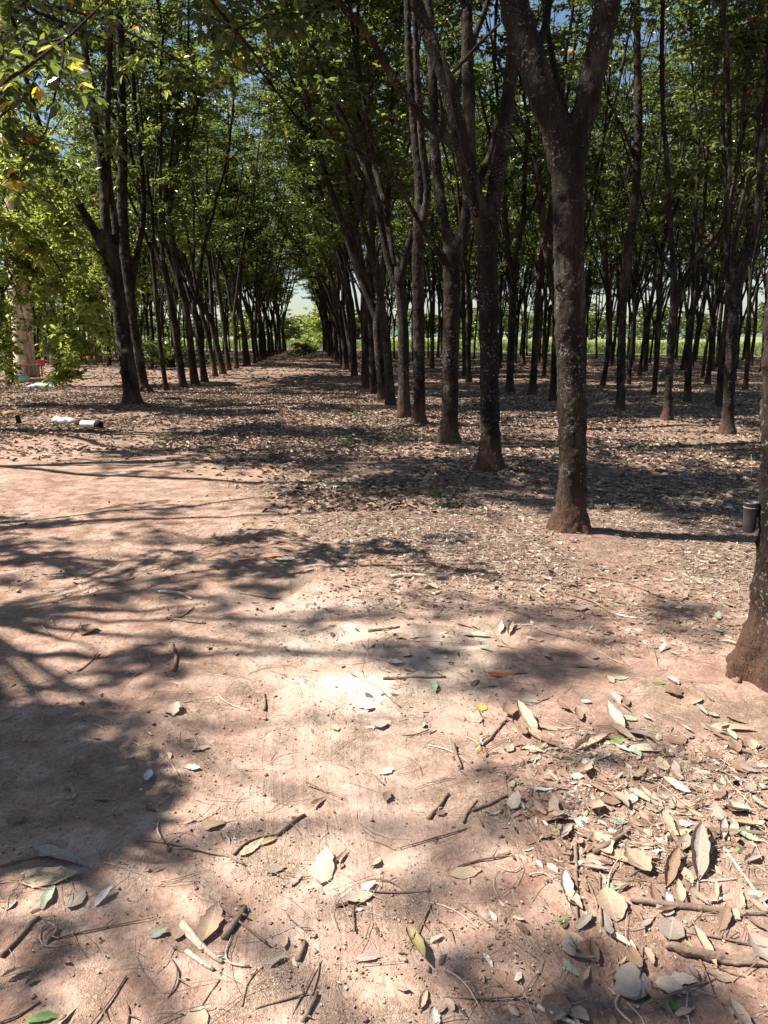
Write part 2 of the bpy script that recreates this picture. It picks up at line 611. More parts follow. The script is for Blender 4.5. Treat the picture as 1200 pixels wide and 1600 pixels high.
# ------------------------------------------------------------------ tree growing
def grow(rng, start, d, r, H, polys, attach, zleaf, lean=(0, 0), depth=0):
    """a limb that climbs to height H, now and then splitting; fills polys and leaf attachment points"""
    p = Vector(start)
    d = Vector(d).normalized()
    pts = [p.copy()]
    rad = [r]
    step = 0.55
    total = max(0.6, H - p.z)
    z0 = p.z
    while p.z < H and len(pts) < 40:
        f = (p.z - z0) / total
        d = (d + Vector((rng.gauss(0, 0.07) + lean[0] * 0.02, rng.gauss(0, 0.07) + lean[1] * 0.02, 0.05))).normalized()
        if d.z < 0.5:
            d.z = 0.5
            d.normalize()
        p = p + d * step
        pts.append(p.copy())
        rr = r * (1 - 0.86 * min(1, f + step / total))
        rad.append(max(0.008, rr))
        if p.z > zleaf - 0.8:
            attach.append((p.copy(), d.copy(), rad[-1]))
        if depth < 2 and p.z - z0 > 1.0 and rng.random() < (0.16 if depth == 0 else 0.12):
            az = rng.random() * 6.283
            s = Vector((math.cos(az), math.sin(az), 0)) * rng.uniform(0.35, 0.6)
            grow(rng, p, (d + s), rad[-1] * rng.uniform(0.55, 0.8), H - rng.uniform(0.3, 2.5), polys, attach, zleaf, lean, depth + 1)
    polys.append((pts, rad, depth))


def add_twigs(rng, mb, attach, ntw, wh, mi, zmin=None, long=1.3, n=3, bias=None, skip=None):
    for _ in range(ntw):
        p, d, r = attach[int(rng.random() * len(attach))]
        az = rng.random() * 6.283
        dd = Vector((math.cos(az), math.sin(az), rng.uniform(-0.1, 0.9)))
        if bias is not None:
            dd += Vector(bias)
        dd.normalize()
        L = rng.uniform(0.45, long)
        q = p.copy()
        pts = [q.copy()]
        k = 4
        for i in range(k):
            dd = (dd + Vector((rng.gauss(0, 0.15), rng.gauss(0, 0.15), -0.10))).normalized()
            q = q + dd * (L / k)
            pts.append(q.copy())
        if skip is not None and skip(pts[-1]):
            continue
        r0 = min(0.012, r * 0.6)
        mb.tube(pts, [r0, r0 * 0.8, r0 * 0.6, r0 * 0.45, r0 * 0.3], n, mi, False)
        for i in range(1, k + 1):
            if i == 1 and rng.random() < 0.6:
                continue
            t = pts[i]
            wh.append((t.x, t.y, t.z))
            if rng.random() < 0.55:
                a = pts[i - 1].lerp(t, rng.random())
                wh.append((a.x + rng.gauss(0, .08), a.y + rng.gauss(0, .08), a.z + rng.gauss(0, .05)))


def crown_mesh(name, mb, wh, rs, k=5, leaf=0.125, leafmat=None, barkmat=None, droop=0.45, pet=0.11, old_frac=0.012):
    W = np.array(wh)
    P, D, N, L, Wd, tint = whorls(W, rs, k, leaf, pet, droop, old_frac)
    V, F = leaf_quads(P, D, N, L, Wd)
    nv = len(mb.v)
    tv = np.array(mb.v).reshape(-1, 3)
    tf = np.array([f for f in mb.f if len(f) == 4]).reshape(-1, 4)
    VV = np.concatenate([tv, V]) if nv else V
    FF = np.concatenate([tf, F + nv]) if nv else F
    mi = np.concatenate([np.ones(len(tf)), np.zeros(len(F))]) if nv else np.zeros(len(F))
    tt = np.concatenate([np.zeros(len(tf)), np.repeat(tint, 2)]) if nv else np.repeat(tint, 2)
    return quads_mesh(name, VV, FF, [leafmat or M['leaf'], barkmat or M['bark']], tt, mi)


def make_variant(seed, lean=(0, 0), H=13.5, zleaf=4.6, ntw=82, fork=None, r0=None):
    """a plantation rubber tree: straight bole, fork at 2.5-4 m, steep limbs, high crown"""
    rng = random.Random(seed)
    rs = np.random.RandomState(seed)
    hf = fork or rng.uniform(2.3, 3.9)
    r0 = r0 or rng.uniform(0.085, 0.112)
    mb = MB()
    # bole
    tilt = Vector((lean[0] * 0.10 + rng.gauss(0, 0.025), lean[1] * 0.10 + rng.gauss(0, 0.025), 0))
    pts, rad = [], []
    nb = 11
    ph = rng.random() * 6
    for i in range(nb + 1):
        f = i / nb
        z = -0.12 + f * (hf + 0.12)
        wv = 0.035 * math.sin(ph + f * 5.0)
        pts.append(Vector((tilt.x * z + wv, tilt.y * z + 0.03 * math.cos(ph * 2 + f * 4), z)))
        flare = 0.50 * math.exp(-max(0, z) / 0.13)
        rad.append(r0 * (1 + flare - 0.20 * f + 0.05 * math.sin(ph + f * 17)) * (0.6 if i == nb else 1))
    mb.tube(pts, rad, 12, 0, True, 0.06, rng)
    top = pts[-1]
    polys, attach = [], []
    nl = rng.choice([2, 3, 3, 4])
    a0 = rng.random() * 6.283
    for j in range(nl):
        az = a0 + j * 6.283 / nl + rng.gauss(0, 0.3)
        sp = rng.uniform(0.13, 0.32)
        d = Vector((math.cos(az) * sp + tilt.x, math.sin(az) * sp + tilt.y, 1))
        rr = r0 * (0.86 if nl == 2 else 0.66) * rng.uniform(0.72, 1.0)
        st = top + Vector((math.cos(az), math.sin(az), 0)) * (r0 * 0.2) - Vector((0, 0, 0.34))
        grow(rng, st, d, rr, H - rng.uniform(0, 2.0), polys, attach, zleaf, lean)
    for P, ra, dp in polys:
        mb.tube(P, ra, 8 if dp == 0 else 6, 0, False)
    trunk = mb.mesh('trunk', [M['bark']])
    tw = MB()
    wh = []
    add_twigs(rng, tw, attach, ntw, wh, 1)
    # a few low sprays off the bole top
    crown = crown_mesh('crown', tw, wh, rs)
    return trunk, crown, r0


# ------------------------------------------------------------------ rows: direction of the avenue
RD = Vector((-0.0986, 0.9951, 0))
RN = Vector((0.9951, 0.0986, 0))


def rowpos(d, s):
    return RN * d + RD * s


def rowof(px, py):
    g = gnd(px, py)
    return g.dot(RN), g.dot(RD)


def resample(pts, rad, step=0.06):
    """catmull-rom through the points"""
    P = [Vector(p) for p in pts]
    out, ro = [], []
    n = len(P)
    for i in range(n - 1):
        p0, p1, p2, p3 = P[max(0, i - 1)], P[i], P[i + 1], P[min(n - 1, i + 2)]
        k = max(1, int((p2 - p1).length / step))
        for j in range(k):
            t = j / k
            q = 0.5 * ((2 * p1) + (p2 - p0) * t + (2 * p0 - 5 * p1 + 4 * p2 - p3) * t * t + (3 * p1 - p0 - 3 * p2 + p3) * t ** 3)
            out.append(q)
            ro.append(rad[i] * (1 - t) + rad[i + 1] * t)
    out.append(P[-1])
    ro.append(rad[-1])
    return out, ro


_bt = bpy.data.textures.new('bark_lumps', 'CLOUDS')
_bt.noise_scale = 0.10
_bt.noise_depth = 3
_bt2 = bpy.data.textures.new('bark_grain', 'CLOUDS')
_bt2.noise_scale = 0.025
_bt2.noise_depth = 3


def custom_tree(label, base_px, limbs, seed, group, voxel=0.016, grow_limbs=(), H=13.0, zleaf=5.2, ntw=180, thin=(), base_extra=None, depth_fix=None, leafless_front=None, cat='tree', flare=0.5, wk=1.02):
    """limbs: lists of (px, py, width_px, dy): traced stems, each with its own distance dy from the tree foot"""
    rng = random.Random(seed)
    rs = np.random.RandomState(seed)
    b = gnd(*base_px)
    b.z = float(gz(b.x, b.y)) * 1.0
    root = empty('rubber_tree', b)
    tag(root, label, cat, group)
    mb = MB()
    tb = MB()
    ends = []
    for li, limb in enumerate(limbs):
        pts, rad = [], []
        for (px, py, wd, dy) in limb:
            q = at(px, py, b.y + dy)
            dist = (q - Vector((0, 0, CAM_H))).length * 0.5 + (b.y + dy) * 0.5
            pts.append(q - b)
            rad.append(wd / 2400.0 * (b.y + dy) * wk)
        pts2, rad2 = resample(pts, rad, 0.08)
        if li == 0:
            # foot: go below ground and flare
            g0 = pts2[0].copy()
            pts2 = [g0 + Vector((0, 0, -0.22))] + pts2
            rad2 = [rad2[0] * 1.05] + rad2
            for i, q in enumerate(pts2):
                rad2[i] *= 1 + (flare + 0.15) * math.exp(-max(0, q.z - 0.03) / 0.10)
        if li in thin:
            tb.tube(pts2, rad2, 8, 0, True)
        else:
            mb.tube(pts2, rad2, 20, 0, True, 0.04, rng)
        ends.append((pts2[-1], (pts2[-1] - pts2[max(0, len(pts2) - 4)]).normalized(), rad2[-1]))
    if base_extra:
        base_extra(mb, rng)
    r1 = limbs[0][1][2] / 2400.0 * b.y
    if seed > 1:
        for j in range(6):
            a = j * 1.05 + rng.gauss(0, 0.25)
            d = Vector((math.cos(a), math.sin(a), 0))
            h = rng.uniform(0.10, 0.20)
            k_ = rng.uniform(1.10, 1.42)
            P_, ra_ = resample([d * r1 * 0.5 + Vector((0, 0, h)), d * r1 * 0.95 + Vector((0, 0, h * 0.45)), d * r1 * k_ + Vector((0, 0, 0.015)), d * r1 * (k_ + 0.3) + Vector((0, 0, -0.08))], [r1 * 0.2, r1 * 0.36, r1 * 0.30, r1 * 0.15], 0.03)
            mb.tube(P_, ra_, 8, 0, True, 0.2, rng)
        # knots and pruned stubs on the bole
        L0 = limbs[0]
        for j in range(7):
            f = rng.uniform(0.12, 0.92) * (len(L0) - 1)
            i_ = int(f)
            u_ = f - i_
            q0 = at(L0[i_][0], L0[i_][1], b.y) - b
            q1 = at(L0[i_ + 1][0], L0[i_ + 1][1], b.y) - b
            q_ = q0.lerp(q1, u_)
            rr_ = (L0[i_][2] * (1 - u_) + L0[i_ + 1][2] * u_) / 2400.0 * b.y
            a = rng.uniform(math.pi * 0.95, math.pi * 2.05)
            d = Vector((math.cos(a), math.sin(a), 0.25))
            kr = rr_ * rng.uniform(0.22, 0.38)
            mb.tube([q_ + d * rr_ * 0.5, q_ + d * rr_ * 0.98, q_ + d * rr_ * rng.uniform(1.02, 1.16)], [kr * 1.4, kr, kr * 0.5], 8)
    me = mb.mesh('trunk', [M['bark']])
    tr = link_mesh('trunk', me, root)
    rm = tr.modifiers.new('r', 'REMESH')
    rm.mode = 'VOXEL'
    rm.voxel_size = voxel
    rm.use_smooth_shade = True
    sm = tr.modifiers.new('s', 'SMOOTH')
    sm.factor = 0.5
    sm.iterations = 9
    dm = tr.modifiers.new('d', 'DISPLACE')
    dm.texture = _bt
    dm.strength = 0.055 if seed == 1 else 0.032
    dm.mid_level = 0.5
    d2 = tr.modifiers.new('d2', 'DISPLACE')
    d2.texture = _bt2
    d2.strength = 0.008
    d2.mid_level = 0.5
    polys, attach = [], []
    for gi in grow_limbs:
        p, d, r = ends[gi]
        d = Vector((d.x, d.y, max(d.z, 0.8)))
        grow(rng, p - d * 0.06, d, r, H - rng.uniform(0, 1.5), polys, attach, max(zleaf, p.z + 0.4))
    for P, ra, dp in polys:
        tb.tube(P, ra, 10, 0, False)
    if tb.v:
        link_mesh('branches', tb.mesh('branches', [M['bark']]), root)
    if attach:
        tw = MB()
        wh = []
        add_twigs(rng, tw, attach, ntw, wh, 1, skip=leafless_front)
        if wh:
            link_mesh('crown', crown_mesh('crown', tw, wh, rs), root)
    return root


# ------------------------------------------------------------------ the traced trees
TREES = []       # foot positions of every tree (for mounds and to keep the rows apart)


def buttress(mb, rng):
    for a, L, h, r_ in ((185, 0.27, 0.34, 0.055), (225, 0.25, 0.28, 0.05), (262, 0.24, 0.22, 0.05), (300, 0.26, 0.25, 0.05), (20, 0.25, 0.3, 0.05), (100, 0.25, 0.3, 0.05), (150, 0.24, 0.26, 0.045)):
        d = Vector((math.cos(R(a)), math.sin(R(a)), 0))
        P, ra = resample([d * 0.06 + Vector((0, 0, h)), d * 0.15 + Vector((0, 0, h * 0.55)), d * (L * 0.85) + Vector((0, 0, 0.06)), d * L + Vector((0, 0, -0.12))], [r_ * 0.5, r_, r_ * 0.95, r_ * 0.7], 0.03)
        mb.tube(P, ra, 10, 0, True, 0.2, rng)


def foot(px, py):
    g = gnd(px, py)
    TREES.append((g.x, g.y))
    return (px, py)


traced = [
    # right-hand row
    dict(label='nearest rubber tree, thick bole cut by the right edge, with a flared foot', base=(1236, 1062), H=12.5, seed=1, grow=(0,), flare=0.30,
         limbs=[[(1236, 1062, 150, 0), (1236, 1000, 138, 0), (1238, 900, 122, 0), (1240, 800, 112, 0), (1242, 700, 106, 0), (1244, 550, 100, 0), (1256, 400, 96, 0), (1275, 200, 92, 0.05), (1290, 60, 88, 0.1), (1300, -80, 80, 0.1)]], v=0.014),
    dict(label='second tree of the right-hand row, lichen-spotted bole forking into a heavy wide V', base=(888, 842), H=13, seed=2, grow=(1, 2, 3), flare=0.25,
         limbs=[[(888, 842, 52, 0), (892, 790, 48, 0), (895, 700, 46, 0), (893, 600, 49, 0), (891, 500, 50, 0), (889, 400, 49, 0), (887, 300, 50, 0), (887, 262, 52, 0), (887, 235, 44, 0), (888, 215, 24, 0)],
                [(884, 310, 36, 0), (879, 250, 46, 0), (868, 200, 46, 0), (848, 150, 46, 0.02), (830, 95, 46, 0.05), (812, 40, 46, 0.1), (797, -30, 44, 0.15), (780, -110, 40, 0.25)],
                [(889, 310, 34, 0), (896, 250, 42, 0), (906, 200, 40, 0), (917, 160, 40, 0), (927, 110, 38, 0), (938, 60, 38, 0), (950, 5, 40, 0), (962, -60, 38, 0), (975, -120, 34, -0.05)],
                [(887, 215, 14, 0.08), (884, 180, 12, 0.12), (874, 145, 10, 0.15), (865, 100, 10, 0.2), (858, 60, 9, 0.25), (852, 20, 9, 0.3), (850, -40, 8, 0.3)],
                [(834, 78, 15, 0.06), (845, 62, 13, 0.10), (853, 40, 12, 0.15), (856, 15, 11, 0.2), (862, -20, 11, 0.25), (868, -60, 9, 0.3)],
                [(906, 180, 22, -0.02), (909, 168, 16, -0.05), (909, 163, 8, -0.06)]], v=0.014, thin=(3, 4)),
    dict(label='third tree of the right-hand row, sunlit on its left, forking into long leaning limbs', base=(766, 743), H=13.5, seed=3, grow=(1, 2, 3), flare=0.35,
         limbs=[[(766, 743, 36, 0), (766, 700, 34, 0), (765, 600, 32, 0), (763, 500, 32, 0), (761, 400, 34, 0), (762, 360, 34, 0), (762, 335, 18, 0)],
                [(760, 400, 24, 0), (754, 352, 29, 0), (743, 310, 28, 0), (730, 262, 28, 0), (718, 205, 26, 0.1), (703, 145, 25, 0.15), (686, 95, 23, 0.2), (666, 48, 21, 0.3), (650, 0, 20, 0.3), (636, -60, 18, 0.4)],
                [(763, 400, 22, 0), (767, 352, 25, 0), (773, 300, 26, 0.1), (783, 245, 25, 0.2), (791, 180, 23, 0.3), (799, 110, 22, 0.4), (804, 50, 20, 0.5), (806, -40, 18, 0.6)],
                [(722, 240, 22, 0.05), (700, 217, 18, 0.0), (668, 193, 15, -0.1), (640, 160, 14, -0.2), (612, 118, 14, -0.3), (588, 75, 13, -0.4), (562, 38, 12, -0.5), (530, 4, 11, -0.6), (508, -40, 10, -0.7)],
                [(748, 287, 12, 0.1), (760, 255, 10, 0.25), (770, 225, 9, 0.35), (776, 190, 8, 0.4)],
                [(744, 340, 9, -0.1), (738, 290, 10, -0.15), (722, 220, 9, -0.2), (710, 160, 8, -0.25), (700, 118, 7, -0.3), (690, 80, 6, -0.3)],
                [(700, 122, 6, -0.3), (725, 95, 5, -0.35), (752, 65, 5, -0.4), (782, 36, 4, -0.5)]], v=0.018, thin=(4, 5, 6)),
    dict(label='fourth tree of the right-hand row, dark bole with a pale sunlit Y-shaped crotch', base=(702, 695), H=13.5, seed=4, grow=(1, 2, 3), flare=0.25,
         limbs=[[(702, 695, 30, 0), (703, 650, 28, 0), (704, 560, 28, 0), (706, 470, 28, 0), (706, 410, 30, 0), (708, 384, 18, 0)],
                [(705, 440, 18, 0), (703, 395, 21, 0), (697, 360, 18, 0.1), (690, 320, 17, 0.2), (683, 270, 17, 0.3), (678, 200, 16, 0.4), (676, 120, 15, 0.5), (670, 0, 13, 0.6), (668, -40, 12, 0.6)],
                [(708, 440, 18, 0), (713, 395, 22, 0), (723, 360, 20, 0.1), (731, 320, 19, 0.2), (734, 250, 20, 0.3), (732, 150, 20, 0.4), (730, 60, 19, 0.5), (729, -40, 16, 0.6)],
                [(700, 418, 13, 0), (686, 396, 11, -0.1), (667, 370, 10, -0.2), (648, 335, 9, -0.4), (622, 290, 9, -0.6), (590, 255, 8, -0.9), (552, 232, 8, -1.1), (520, 212, 7, -1.4), (478, 162, 6, -1.7), (420, 112, 5, -2)]], v=0.022),
    dict(label='fifth tree of the right-hand row, straight dark bole splitting into two close upright stems', base=(655, 666), H=13.5, seed=5, grow=(1, 2), flare=0.25,
         limbs=[[(655, 666, 21, 0), (655, 600, 20, 0), (654, 500, 20, 0), (653, 400, 20, 0), (654, 350, 14, 0)],
                [(653, 410, 14, 0), (652, 362, 16, 0), (655, 310, 15, 0.1), (653, 260, 15, 0.2), (646, 190, 13, 0.3), (640, 110, 12, 0.4), (636, 0, 11, 0.5), (634, -60, 10, 0.5)],
                [(658, 362, 14, 0), (668, 300, 13, -0.1), (660, 230, 12, -0.2), (652, 120, 11, -0.3), (648, 0, 10, -0.4), (646, -60, 9, -0.4)]], v=0.024),
    # second row to the right
    dict(label='rubber tree left of the nearest bole at the right edge, bending right above its fork', base=(1136, 683), H=13, seed=6, grow=(0, 1), flare=0.45,
         limbs=[[(1136, 683, 19, 0), (1138, 640, 18, 0), (1141, 570, 18, 0), (1146, 500, 18, 0), (1151, 455, 19, 0), (1162, 415, 15, 0), (1176, 370, 14, 0.1), (1185, 320, 13, 0.1), (1190, 250, 12, 0.2), (1198, 150, 11, 0.3), (1206, 0, 10, 0.3)],
                [(1146, 500, 12, 0), (1138, 450, 10, 0.1), (1136, 400, 9, 0.2), (1133, 340, 9, 0.3), (1140, 260, 8, 0.4), (1137, 100, 8, 0.5), (1130, 0, 7, 0.5)]], v=0.024),
    dict(label='red-footed rubber tree whose right limb swings out in a long curve', base=(1042, 662), H=13, seed=7, grow=(0, 1), flare=0.45,
         limbs=[[(1042, 662, 14, 0), (1045, 600, 13, 0), (1049, 520, 13, 0), (1053, 470, 14, 0), (1051, 400, 10, 0), (1046, 340, 9, 0.1), (1042, 250, 9, 0.2), (1036, 180, 8, 0.2), (1034, 100, 8, 0.2), (1036, 0, 8, 0.3)],
                [(1055, 478, 11, 0), (1066, 445, 9, 0), (1082, 412, 8, -0.1), (1100, 390, 8, -0.1), (1118, 372, 7, -0.2), (1132, 345, 7, -0.2), (1150, 280, 6, -0.2), (1160, 180, 6, -0.2)]], v=0.024),
    dict(label='tall single-stemmed rubber tree with a sunlit upper stem right of the lichen-spotted bole', base=(969, 648), H=13.5, seed=8, grow=(0, 1), flare=0.25,
         limbs=[[(969, 648, 15, 0), (971, 560, 14, 0), (973, 480, 14, 0), (978, 420, 14, 0), (985, 370, 15, 0), (992, 310, 14, 0.1), (996, 250, 13, 0.1), (998, 180, 12, 0.2), (996, 100, 12, 0.3), (995, 0, 11, 0.3), (996, -60, 10, 0.3)],
                [(991, 245, 7, 0.1), (975, 205, 6, 0.0), (962, 180, 6, -0.1), (948, 150, 5, -0.2), (943, 120, 5, -0.3)]], v=0.024),
    # left-hand row
    dict(label='nearest tree of the left-hand row, dark leaning bole with a limb swinging left', base=(207, 633), H=13.5, seed=9, grow=(1, 2, 3), flare=0.12,
         limbs=[[(207, 633, 32, 0), (203, 590, 29, 0), (195, 540, 27, 0), (187, 480, 26, 0), (177, 420, 27, 0), (170, 385, 31, 0)],
                [(166, 395, 19, 0), (150, 365, 17, 0), (132, 335, 15, -0.1), (108, 295, 13, -0.2), (88, 255, 11, -0.3), (60, 190, 10, -0.5), (40, 120, 9, -0.5)],
                [(170, 395, 19, 0), (165, 345, 18, 0), (162, 290, 16, 0.1), (156, 230, 15, 0.1), (142, 150, 14, 0.2), (132, 70, 13, 0.2), (128, -20, 12, 0.2)],
                [(175, 420, 15, 0.1), (181, 360, 13, 0.2), (170, 280, 12, 0.3), (168, 200, 11, 0.3), (172, 60, 10, 0.3), (174, -20, 9, 0.3)],
                [(163, 402, 6, 0), (140, 385, 5, -0.3), (110, 384, 4, -0.6), (75, 392, 4, -0.9), (55, 410, 3, -1.0)]], v=0.026),
    dict(label='second tree of the left-hand row, dark leaning bole just behind the first', base=(226, 614), H=13.5, seed=10, grow=(0, 1), flare=0.15,
         limbs=[[(226, 614, 20, 0), (217, 560, 18, 0), (208, 500, 17, 0), (200, 430, 19, 0), (193, 370, 20, 0), (191, 300, 18, 0), (192, 230, 16, 0), (190, 150, 14, 0), (186, 0, 13, 0)],
                [(204, 460, 12, 0), (214, 400, 11, 0.1), (224, 340, 10, 0.2), (222, 260, 9, 0.3), (210, 160, 9, 0.3), (204, 0, 8, 0.3)]], v=0.028),
]
GR_R = 'rubber trees of the right-hand row'
GR_2 = 'rubber trees standing in the plantation right of the avenue rows'
GR_L = 'rubber trees of the left-hand row'
for i, t in enumerate(traced):
    g = gnd(*t['base'])
    TREES.append((g.x, g.y))
    MOUNDS.append((g.x, g.y, 0.075, 0.34))
    t['row'] = rowof(*t['base'])

for i, t in enumerate(traced):
    grp = GR_R if i < 5 else (GR_2 if i < 8 else GR_L)
    custom_tree(t['label'], t['base'], t['limbs'], t['seed'], grp, t['v'], t['grow'], t['H'], thin=t.get('thin', ()), flare=t['flare'], wk=0.84 if i > 7 else 0.92, ntw=230 if i in (8, 9) else 200 if i not in (0, 1) else 120, base_extra=buttress if i == 0 else None)

# ------------------------------------------------------------------ plantation trees (copies of sixteen grown trees)
LV = [make_variant(100 + i, lean=(-0.6, 0.0), r0=[0.112, 0.10, 0.12, 0.105, 0.115][i], ntw=175, fork=[2.6, 3.2, 2.2, 3.6, 2.9][i], H=13.8, zleaf=5.3) for i in range(5)]         # lean left, over the avenue or away
RV = [make_variant(200 + i, lean=(0.15, 0.0), fork=[3.0, 2.5, 3.4, 3.8, 2.8, 4.2, 2.2][i], H=13.4, zleaf=5.0) for i in range(7)]
OV = [make_variant(300 + i, lean=(0, 0), fork=[2.6, 3.3, 4.0, 2.3][i], H=13.0, r0=0.07) for i in range(4)]          # slimmer
prng = random.Random(11)
protos = {}


def place_tree(kind, k, pos, label, group, sc_=None, tilt=0.0, rz=None):
    lib = {'L': LV, 'R': RV, 'O': OV}[kind]
    k = k % len(lib)
    tr, cr, r0 = lib[k]
    z = float(gz(pos[0], pos[1]))
    if (kind, k) not in protos:
        root = empty('rubber_tree', (pos[0], pos[1], z))
        link_mesh('trunk', tr, root)
        link_mesh('crown', cr, root)
        protos[(kind, k)] = root
        c = root
    else:
        src = protos[(kind, k)]
        c = src.copy()
        col.objects.link(c)
        for ch in src.children:
            d = ch.copy()
            col.objects.link(d)
            d.parent = c
        c.location = (pos[0], pos[1], z)
    c.rotation_euler = (0, tilt, prng.gauss(0, 0.5) if rz is None else rz)
    s = sc_ or prng.uniform(0.9, 1.08)
    c.scale = (s, s, s * prng.uniform(0.95, 1.06))
    tag(c, label, 'tree', group)
    TREES.append((pos[0], pos[1]))
    return c


ORD = ['first', 'second', 'third', 'fourth', 'fifth', 'sixth', 'seventh', 'eighth', 'ninth', 'tenth', 'eleventh', 'twelfth']


def edge_s(d):
    """where the plantation stops along the row: 82 m at the avenue, nearer to the right"""
    return 82 - max(0, d) * 1.15 + (4 if d < -5 else 0)


def ok(p, rmin=1.1):
    return all((p[0] - x) ** 2 + (p[1] - y) ** 2 > rmin * rmin for x, y in TREES)


d_R = 1.95
d_L = -3.72
# right row from the sixth on
s = traced[4]['row'][1] + 2.2
i = 5
seen_r = [(635, 652), (611, 634), (597, 626), (585, 615), (575, 607)]
for (px, py) in seen_r:
    g = gnd(px, py)
    place_tree('L', i, (g.x, g.y), '%s tree of the right-hand row beside the leaf-strewn avenue' % ORD[i], GR_R, tilt=R(-1.5), rz=prng.uniform(-0.6, 0.6))
    i += 1
    s = g.dot(RD)
s += 2.5
while s < edge_s(d_R):
    p = rowpos(d_R + prng.gauss(0, 0.10), s)
    lab = '%s tree of the right-hand row beside the leaf-strewn avenue' % ORD[i] if i < 10 else 'dark trunk far down the right-hand row, past its tenth tree'
    place_tree('L', int(prng.random() * 5), p, lab, GR_R if i < 10 else 'distant trunks of the right-hand row', tilt=R(-2.5), rz=prng.uniform(-0.8, 0.8))
    s += 2.15 + prng.gauss(0, 0.15)
    i += 1
# left row from the third on
seen_l = [(261, 611), (289, 606), (307, 601), (322, 597), (337, 589), (347, 585), (360, 579)]
i = 2
for (px, py) in seen_l:
    g = gnd(px, py)
    place_tree('O' if i == 2 else 'L', i, (g.x, g.y), '%s tree of the left-hand row beside the leaf-strewn avenue' % ORD[i], GR_L, tilt=R(-5), rz=prng.uniform(-0.5, 0.5))
    i += 1
    s = g.dot(RD)
s += 2.5
while s < edge_s(d_L):
    p = rowpos(-3.75 + (s - 14) * 0.0257 + prng.gauss(0, 0.08), s)
    lab = '%s tree of the left-hand row beside the leaf-strewn avenue' % ORD[i] if i < 11 else 'dark trunk far down the left-hand row, past its eleventh tree'
    place_tree('L' if prng.random() < 0.6 else 'R', int(prng.random() * 7), p, lab, GR_L if i < 11 else 'distant trunks of the left-hand row', tilt=R(-3), rz=prng.uniform(-0.7, 0.7))
    s += 2.1 + prng.gauss(0, 0.15)
    i += 1
# trees of the plantation on the right whose feet can be read in the photo
seen_2 = [
    (863, 629, 'R', 'dark slim tree directly behind the lichen-spotted bole, its foot showing at the left of it'),
    (828, 617, 'R', 'first dark tree left of the lichen-spotted bole in the second row'),
    (799, 613, 'R', 'second dark tree left of the lichen-spotted bole in the second row'),
    (1127, 634, 'R', 'dark tree whose foot shows just left of the tree that bends right'),
    (1071, 627, 'R', 'tree between the red-footed tree and the one bending right'),
    (1022, 617, 'O', 'slim tree just left of the red-footed tree, a dark cup hanging beside it'),
    (943, 603, 'R', 'forked tree between the lichen-spotted bole and the tall single stem'),
    (983, 600, 'O', 'thin sapling-like stem right of the tall single stem'),
    (1000, 587, 'O', 'slim tree a little farther back between the tall single stem and the red-footed tree'),
    (1107, 601, 'R', 'leaning tree behind and left of the one bending right'),
    (1163, 608, 'O', 'slim pale tree behind the right edge bole'),
    (735, 596, 'R', 'dark tree seen between the third and fourth boles of the right-hand row'),
]
for (px, py, k, lab) in seen_2:
    g = gnd(px, py)
    place_tree(k, int(prng.random() * 7), (g.x, g.y), lab, GR_2, tilt=R(prng.uniform(-1, 2)), rz=prng.random() * 6.28)
# the rest of the rows
dd = [6.1 + 2.75 * j for j in range(11)]
for d in dd:
    s = 16 + prng.uniform(0, 2)
    while s < edge_s(d):
        p = rowpos(d + prng.gauss(0, 0.22), s)
        x, y = p.x, p.y
        px = 600 + 1200 * x / (y * CP + 1.5 * SP)
        s += (2.5 if y < 30 else 2.2) + prng.gauss(0, 0.2)
        if px > 1330 or not ok(p, 1.9) or (y < 22 and px < 1260):
            continue
        near = y < 34
        place_tree('R' if prng.random() < 0.6 else 'O', int(prng.random() * 7), p,
                   'dark trunk of the plantation right of the avenue, in the rows at middle distance' if near else 'thin far trunk of the plantation right of the avenue, close to the green field',
                   'middle-distance trunks right of the avenue' if near else 'far trunks right of the avenue', tilt=R(prng.uniform(-1.5, 2)), rz=prng.random() * 6.28)
for d in (-7.0, -10.2, -13.4, -16.6, -20):
    s = 40 + prng.uniform(0, 2)
    while s < edge_s(d):
        p = rowpos(d + prng.gauss(0, 0.2), s)
        s += 2.6 + prng.gauss(0, 0.2)
        if p.x / p.y < -0.56:
            continue
        place_tree('R' if prng.random() < 0.6 else 'O', int(prng.random() * 7), p, 'far trunk of the plantation seen through the left-hand row', 'far trunks left of the avenue', tilt=R(prng.uniform(-4, 0)), rz=prng.random() * 6.28)


# ------------------------------------------------------------------ leafy trees on the left edge
def bough(mb, rng, pts, r0, r1, mi=1, n=6):
    P, ra = resample(pts, [r0 + (r1 - r0) * i / (len(pts) - 1) for i in range(len(pts))], 0.15)
    mb.tube(P, ra, n, mi, False)
    return P


